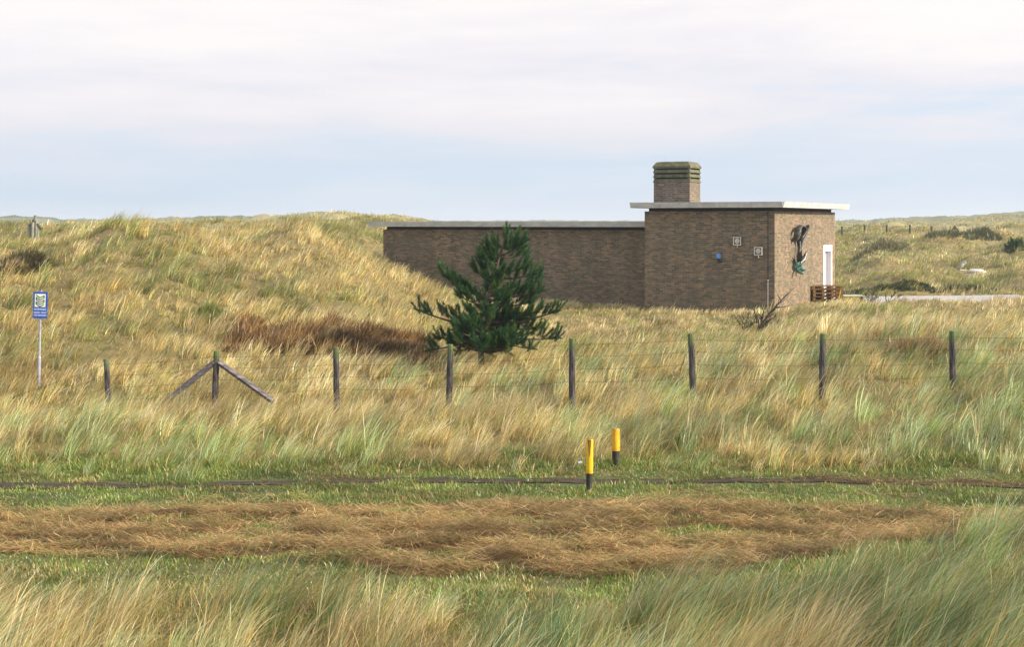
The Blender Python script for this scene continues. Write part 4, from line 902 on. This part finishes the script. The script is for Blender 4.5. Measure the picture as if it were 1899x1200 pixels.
# ------------------------------------------------------------ pines
m_pbark = simple('pine_bark', (.04,.03,.022), (.13,.10,.075), 10, .9, 0, .5, 8, (1,1,.4))
def pine(name, px, Y, label, spec, trunk_px, scale_px, shoot_len=.30, needle=.095, nneed=200, nfill=.85, nw=.007):
    """spec: limbs seen from the camera as (attach x,y | bend | tip x,y), px measured; depth is spread evenly"""
    sx = Y/F
    X = at(px[0], Y); base = Vector((X, Y, zat(px[1], Y))); e_ = empty(name, base); tag(e_, label, 'tree')
    def P(a_, b_, dy=0): return Vector(((a_-px[0])*sx, dy, (px[1]-b_)*sx + .0))
    bmt = bmesh.new()
    tr = [P(a_, b_, random.uniform(-.04, .04)) for a_, b_ in trunk_px]; tr[0].z -= .3
    rad = [np.interp(i, [0, len(tr)-1], [.075*scale_px, .012]) for i in range(len(tr))]
    tube(bmt, tr, rad, 9)
    shoots = []
    def limb(a, b, r0):
        mid = a.lerp(b, .5)+Vector((0, 0, -.06*(b-a).length)); q3 = a.lerp(b, .8)+Vector((0,0,-.03*(b-a).length))
        tube(bmt, [a, mid, q3, b], [r0, r0*.7, r0*.5, .008], 6)
        Ln = (b-a).length; d_ = (b-a).normalized(); side = Vector((-d_.y, d_.x, 0)); side = side.normalized() if side.length > .1 else Vector((1,0,0))
        k = max(2, int(Ln/.19))
        for i in range(k):
            f_ = .26+.74*(i+.5)/k
            for sg in (-1, 1):
                if random.random() > .85*nfill: continue
                o0 = a.lerp(b, f_); dd_ = (d_*random.uniform(.3,.9)+side*sg*random.uniform(.3,1.0)+Vector((0,0,random.uniform(.2,.9)))).normalized()
                l_ = random.uniform(.12,.30)*(1.15-f_*.4); o1 = o0+dd_*l_
                tube(bmt, [o0, o1], [.011, .007], 4)
                shoots.append((o1, (dd_+Vector((0,0,.9))).normalized()))
                shoots.append((o0.lerp(o1, .5), (dd_+Vector((random.gauss(0,.3),random.gauss(0,.3),.5))).normalized()))
        shoots.append((b, (d_+Vector((0,0,1.0))).normalized())); shoots.append((b.lerp(a,.08), (d_+Vector((0,0,.1))).normalized()))
    for (ax, ay, tx, ty, dy) in spec:
        a = P(ax, ay, 0); b = P(tx, ty, dy); limb(a, b, .013+.014*(b-a).length)
    top = tr[-1]
    for q_ in range(5): shoots.append((top-Vector((random.uniform(-.03,.03), random.uniform(-.03,.03), .10+.07*q_)), Vector((random.uniform(-.35,.35), random.uniform(-.3,.3), 1)).normalized()))
    shoots.append((top-Vector((0,0,.05)), Vector((0,0,1)))); shoots.append((top-Vector((0,0,.22)), Vector((.1,0,1)).normalized())); shoots.append((top-Vector((0,0,.4)), Vector((-.1,.1,1)).normalized()))
    from_bm('trunk', bmt, m_pbark, e_, True)
    # needles: bottlebrush round every shoot
    ns = len(shoots); O = np.array([tuple(s[0]) for s in shoots]); D = np.array([tuple(s[1]) for s in shoots])
    k_ = np.repeat(np.arange(ns), nneed); M = len(k_)
    sl = (shoot_len*(.65+.6*rng.random(ns)))[k_]; f_ = rng.random(M)
    Dk = D[k_]; A = np.cross(Dk, np.array([.3,.9,.2])); A /= np.linalg.norm(A, axis=1)[:, None]; Bv = np.cross(Dk, A)
    an = rng.uniform(0, 2*math.pi, M); rdl = A*np.cos(an)[:, None]+Bv*np.sin(an)[:, None]
    nd = Dk*(.55+.7*f_)[:, None]+rdl*(.9-.45*f_)[:, None]; nd /= np.linalg.norm(nd, axis=1)[:, None]
    P0 = O[k_]+Dk*((f_-.35)*sl)[:, None]; nl = needle*(.75+.5*rng.random(M))
    P1 = P0+nd*nl[:, None]; sv = np.cross(nd, rng.normal(0, 1, (M, 3))); sv /= np.linalg.norm(sv, axis=1)[:, None]; sv *= nw/2
    V_ = np.stack([P0-sv, P0+sv, P1+sv*.5], 1).reshape(-1, 3)
    tv = rng.random(ns)[k_]; c = np.where((tv < .55)[:, None], C3(.030,.10,.035), np.where((tv < .85)[:, None], C3(.05,.135,.035), C3(.10,.17,.04)))
    c = c*(.6+.8*rng.random(M))[:, None]; c = np.repeat(c, 3, axis=0)
    me = mesh_np('crown', V_, np.arange(len(V_)), np.arange(M)*3, c); link('crown', me, m_grass, e_)
    print(name, 'shoots', ns, 'needles', M)
spec = []
SP = [ # (attach x,y, tip x,y)
 (896,568,822,508),(893,600,772,578),(893,612,812,628),(895,618,800,648),(893,622,850,655),
 (896,600,1034,575),(898,612,1036,632),(896,600,985,590),(897,620,985,645),(896,625,940,655),
 (898,590,960,590),(897,600,1000,608),(896,612,950,618),(894,606,850,612),(893,615,860,600),(899,585,940,575),(893,640,868,648),(893,640,925,646),(893,638,838,636),(894,640,962,634),(893,642,905,652),(894,632,935,632),(893,630,860,632),
 (905,560,998,520),(908,548,1000,540),(905,565,985,560),(903,566,852,548),(904,555,870,540),
 (917,515,990,508),(920,505,975,495),(916,518,895,495),(915,525,880,500),
 (926,478,975,470),(927,475,972,450),(926,480,893,478),(925,492,900,474),(930,474,904,460),
 (936,462,962,460),(936,460,921,455),(937,452,955,446)]
for i, (a_, b_, c_, d_) in enumerate(SP):
    ln = math.hypot(c_-a_, d_-b_)*32/F
    spec.append((a_, b_, c_, d_, random.uniform(-.35,.35)*ln))
for i in range(40):        # limbs towards and away from the camera
    f_ = ((i+.5)/40)**2.4; yb = 652-f_*180; xb = np.interp(yb, [415,480,560,650], [940,926,905,893])
    reach = np.interp(yb, [440,520,580,640], [.10,.34,.85,1.2])*random.uniform(.7,1.1); an = random.uniform(-1.0,1.0)+(math.pi/2 if i%2 else -math.pi/2)
    spec.append((xb, yb, xb+math.cos(an)*reach*F/32*.8, yb-random.uniform(.1,.35)*F/32*reach*.8, math.sin(an)*reach))
pine('pine_tree', (893, 652), 32.0, 'young dark green pine standing before the brick wing', spec, [(893,652),(893,615),(896,590),(903,562),(914,525),(925,482),(935,450),(940,424)], 1.0)
spec = []
for i in range(18):
    yb = 486-i*1.9; rx = np.interp(yb, [445,486], [3,27])*random.uniform(.7,1.1); an = i*2.4
    spec.append((1886, yb, 1886+math.cos(an)*rx, yb-rx*.25, math.sin(an)*rx*88/F))
pine('small_pine_tree', (1886, 488), 88.0, 'small dark pine at the right edge on the slope', spec, [(1886,488),(1886,470),(1886,448)], .8, .34, .15, 60, 1.0, .03)
print('objects', len(COL.objects))

m, t, p, o = mat('haze_air'); t.nodes.remove(p)
pv = t.nodes.new('ShaderNodeVolumePrincipled'); pv.inputs['Color'].default_value = (.80,.88,1,1); pv.inputs['Density'].default_value = .0005; pv.inputs['Anisotropy'].default_value = .3
L(t, pv.outputs[0], o.inputs['Volume'])
bm = bmesh.new(); bx(bm, -700, 700, -30, 1000, -60, 40); hzo = from_bm('haze', bm, m); tag(hzo, 'thin sea haze over the dunes', 'haze', kind='stuff')
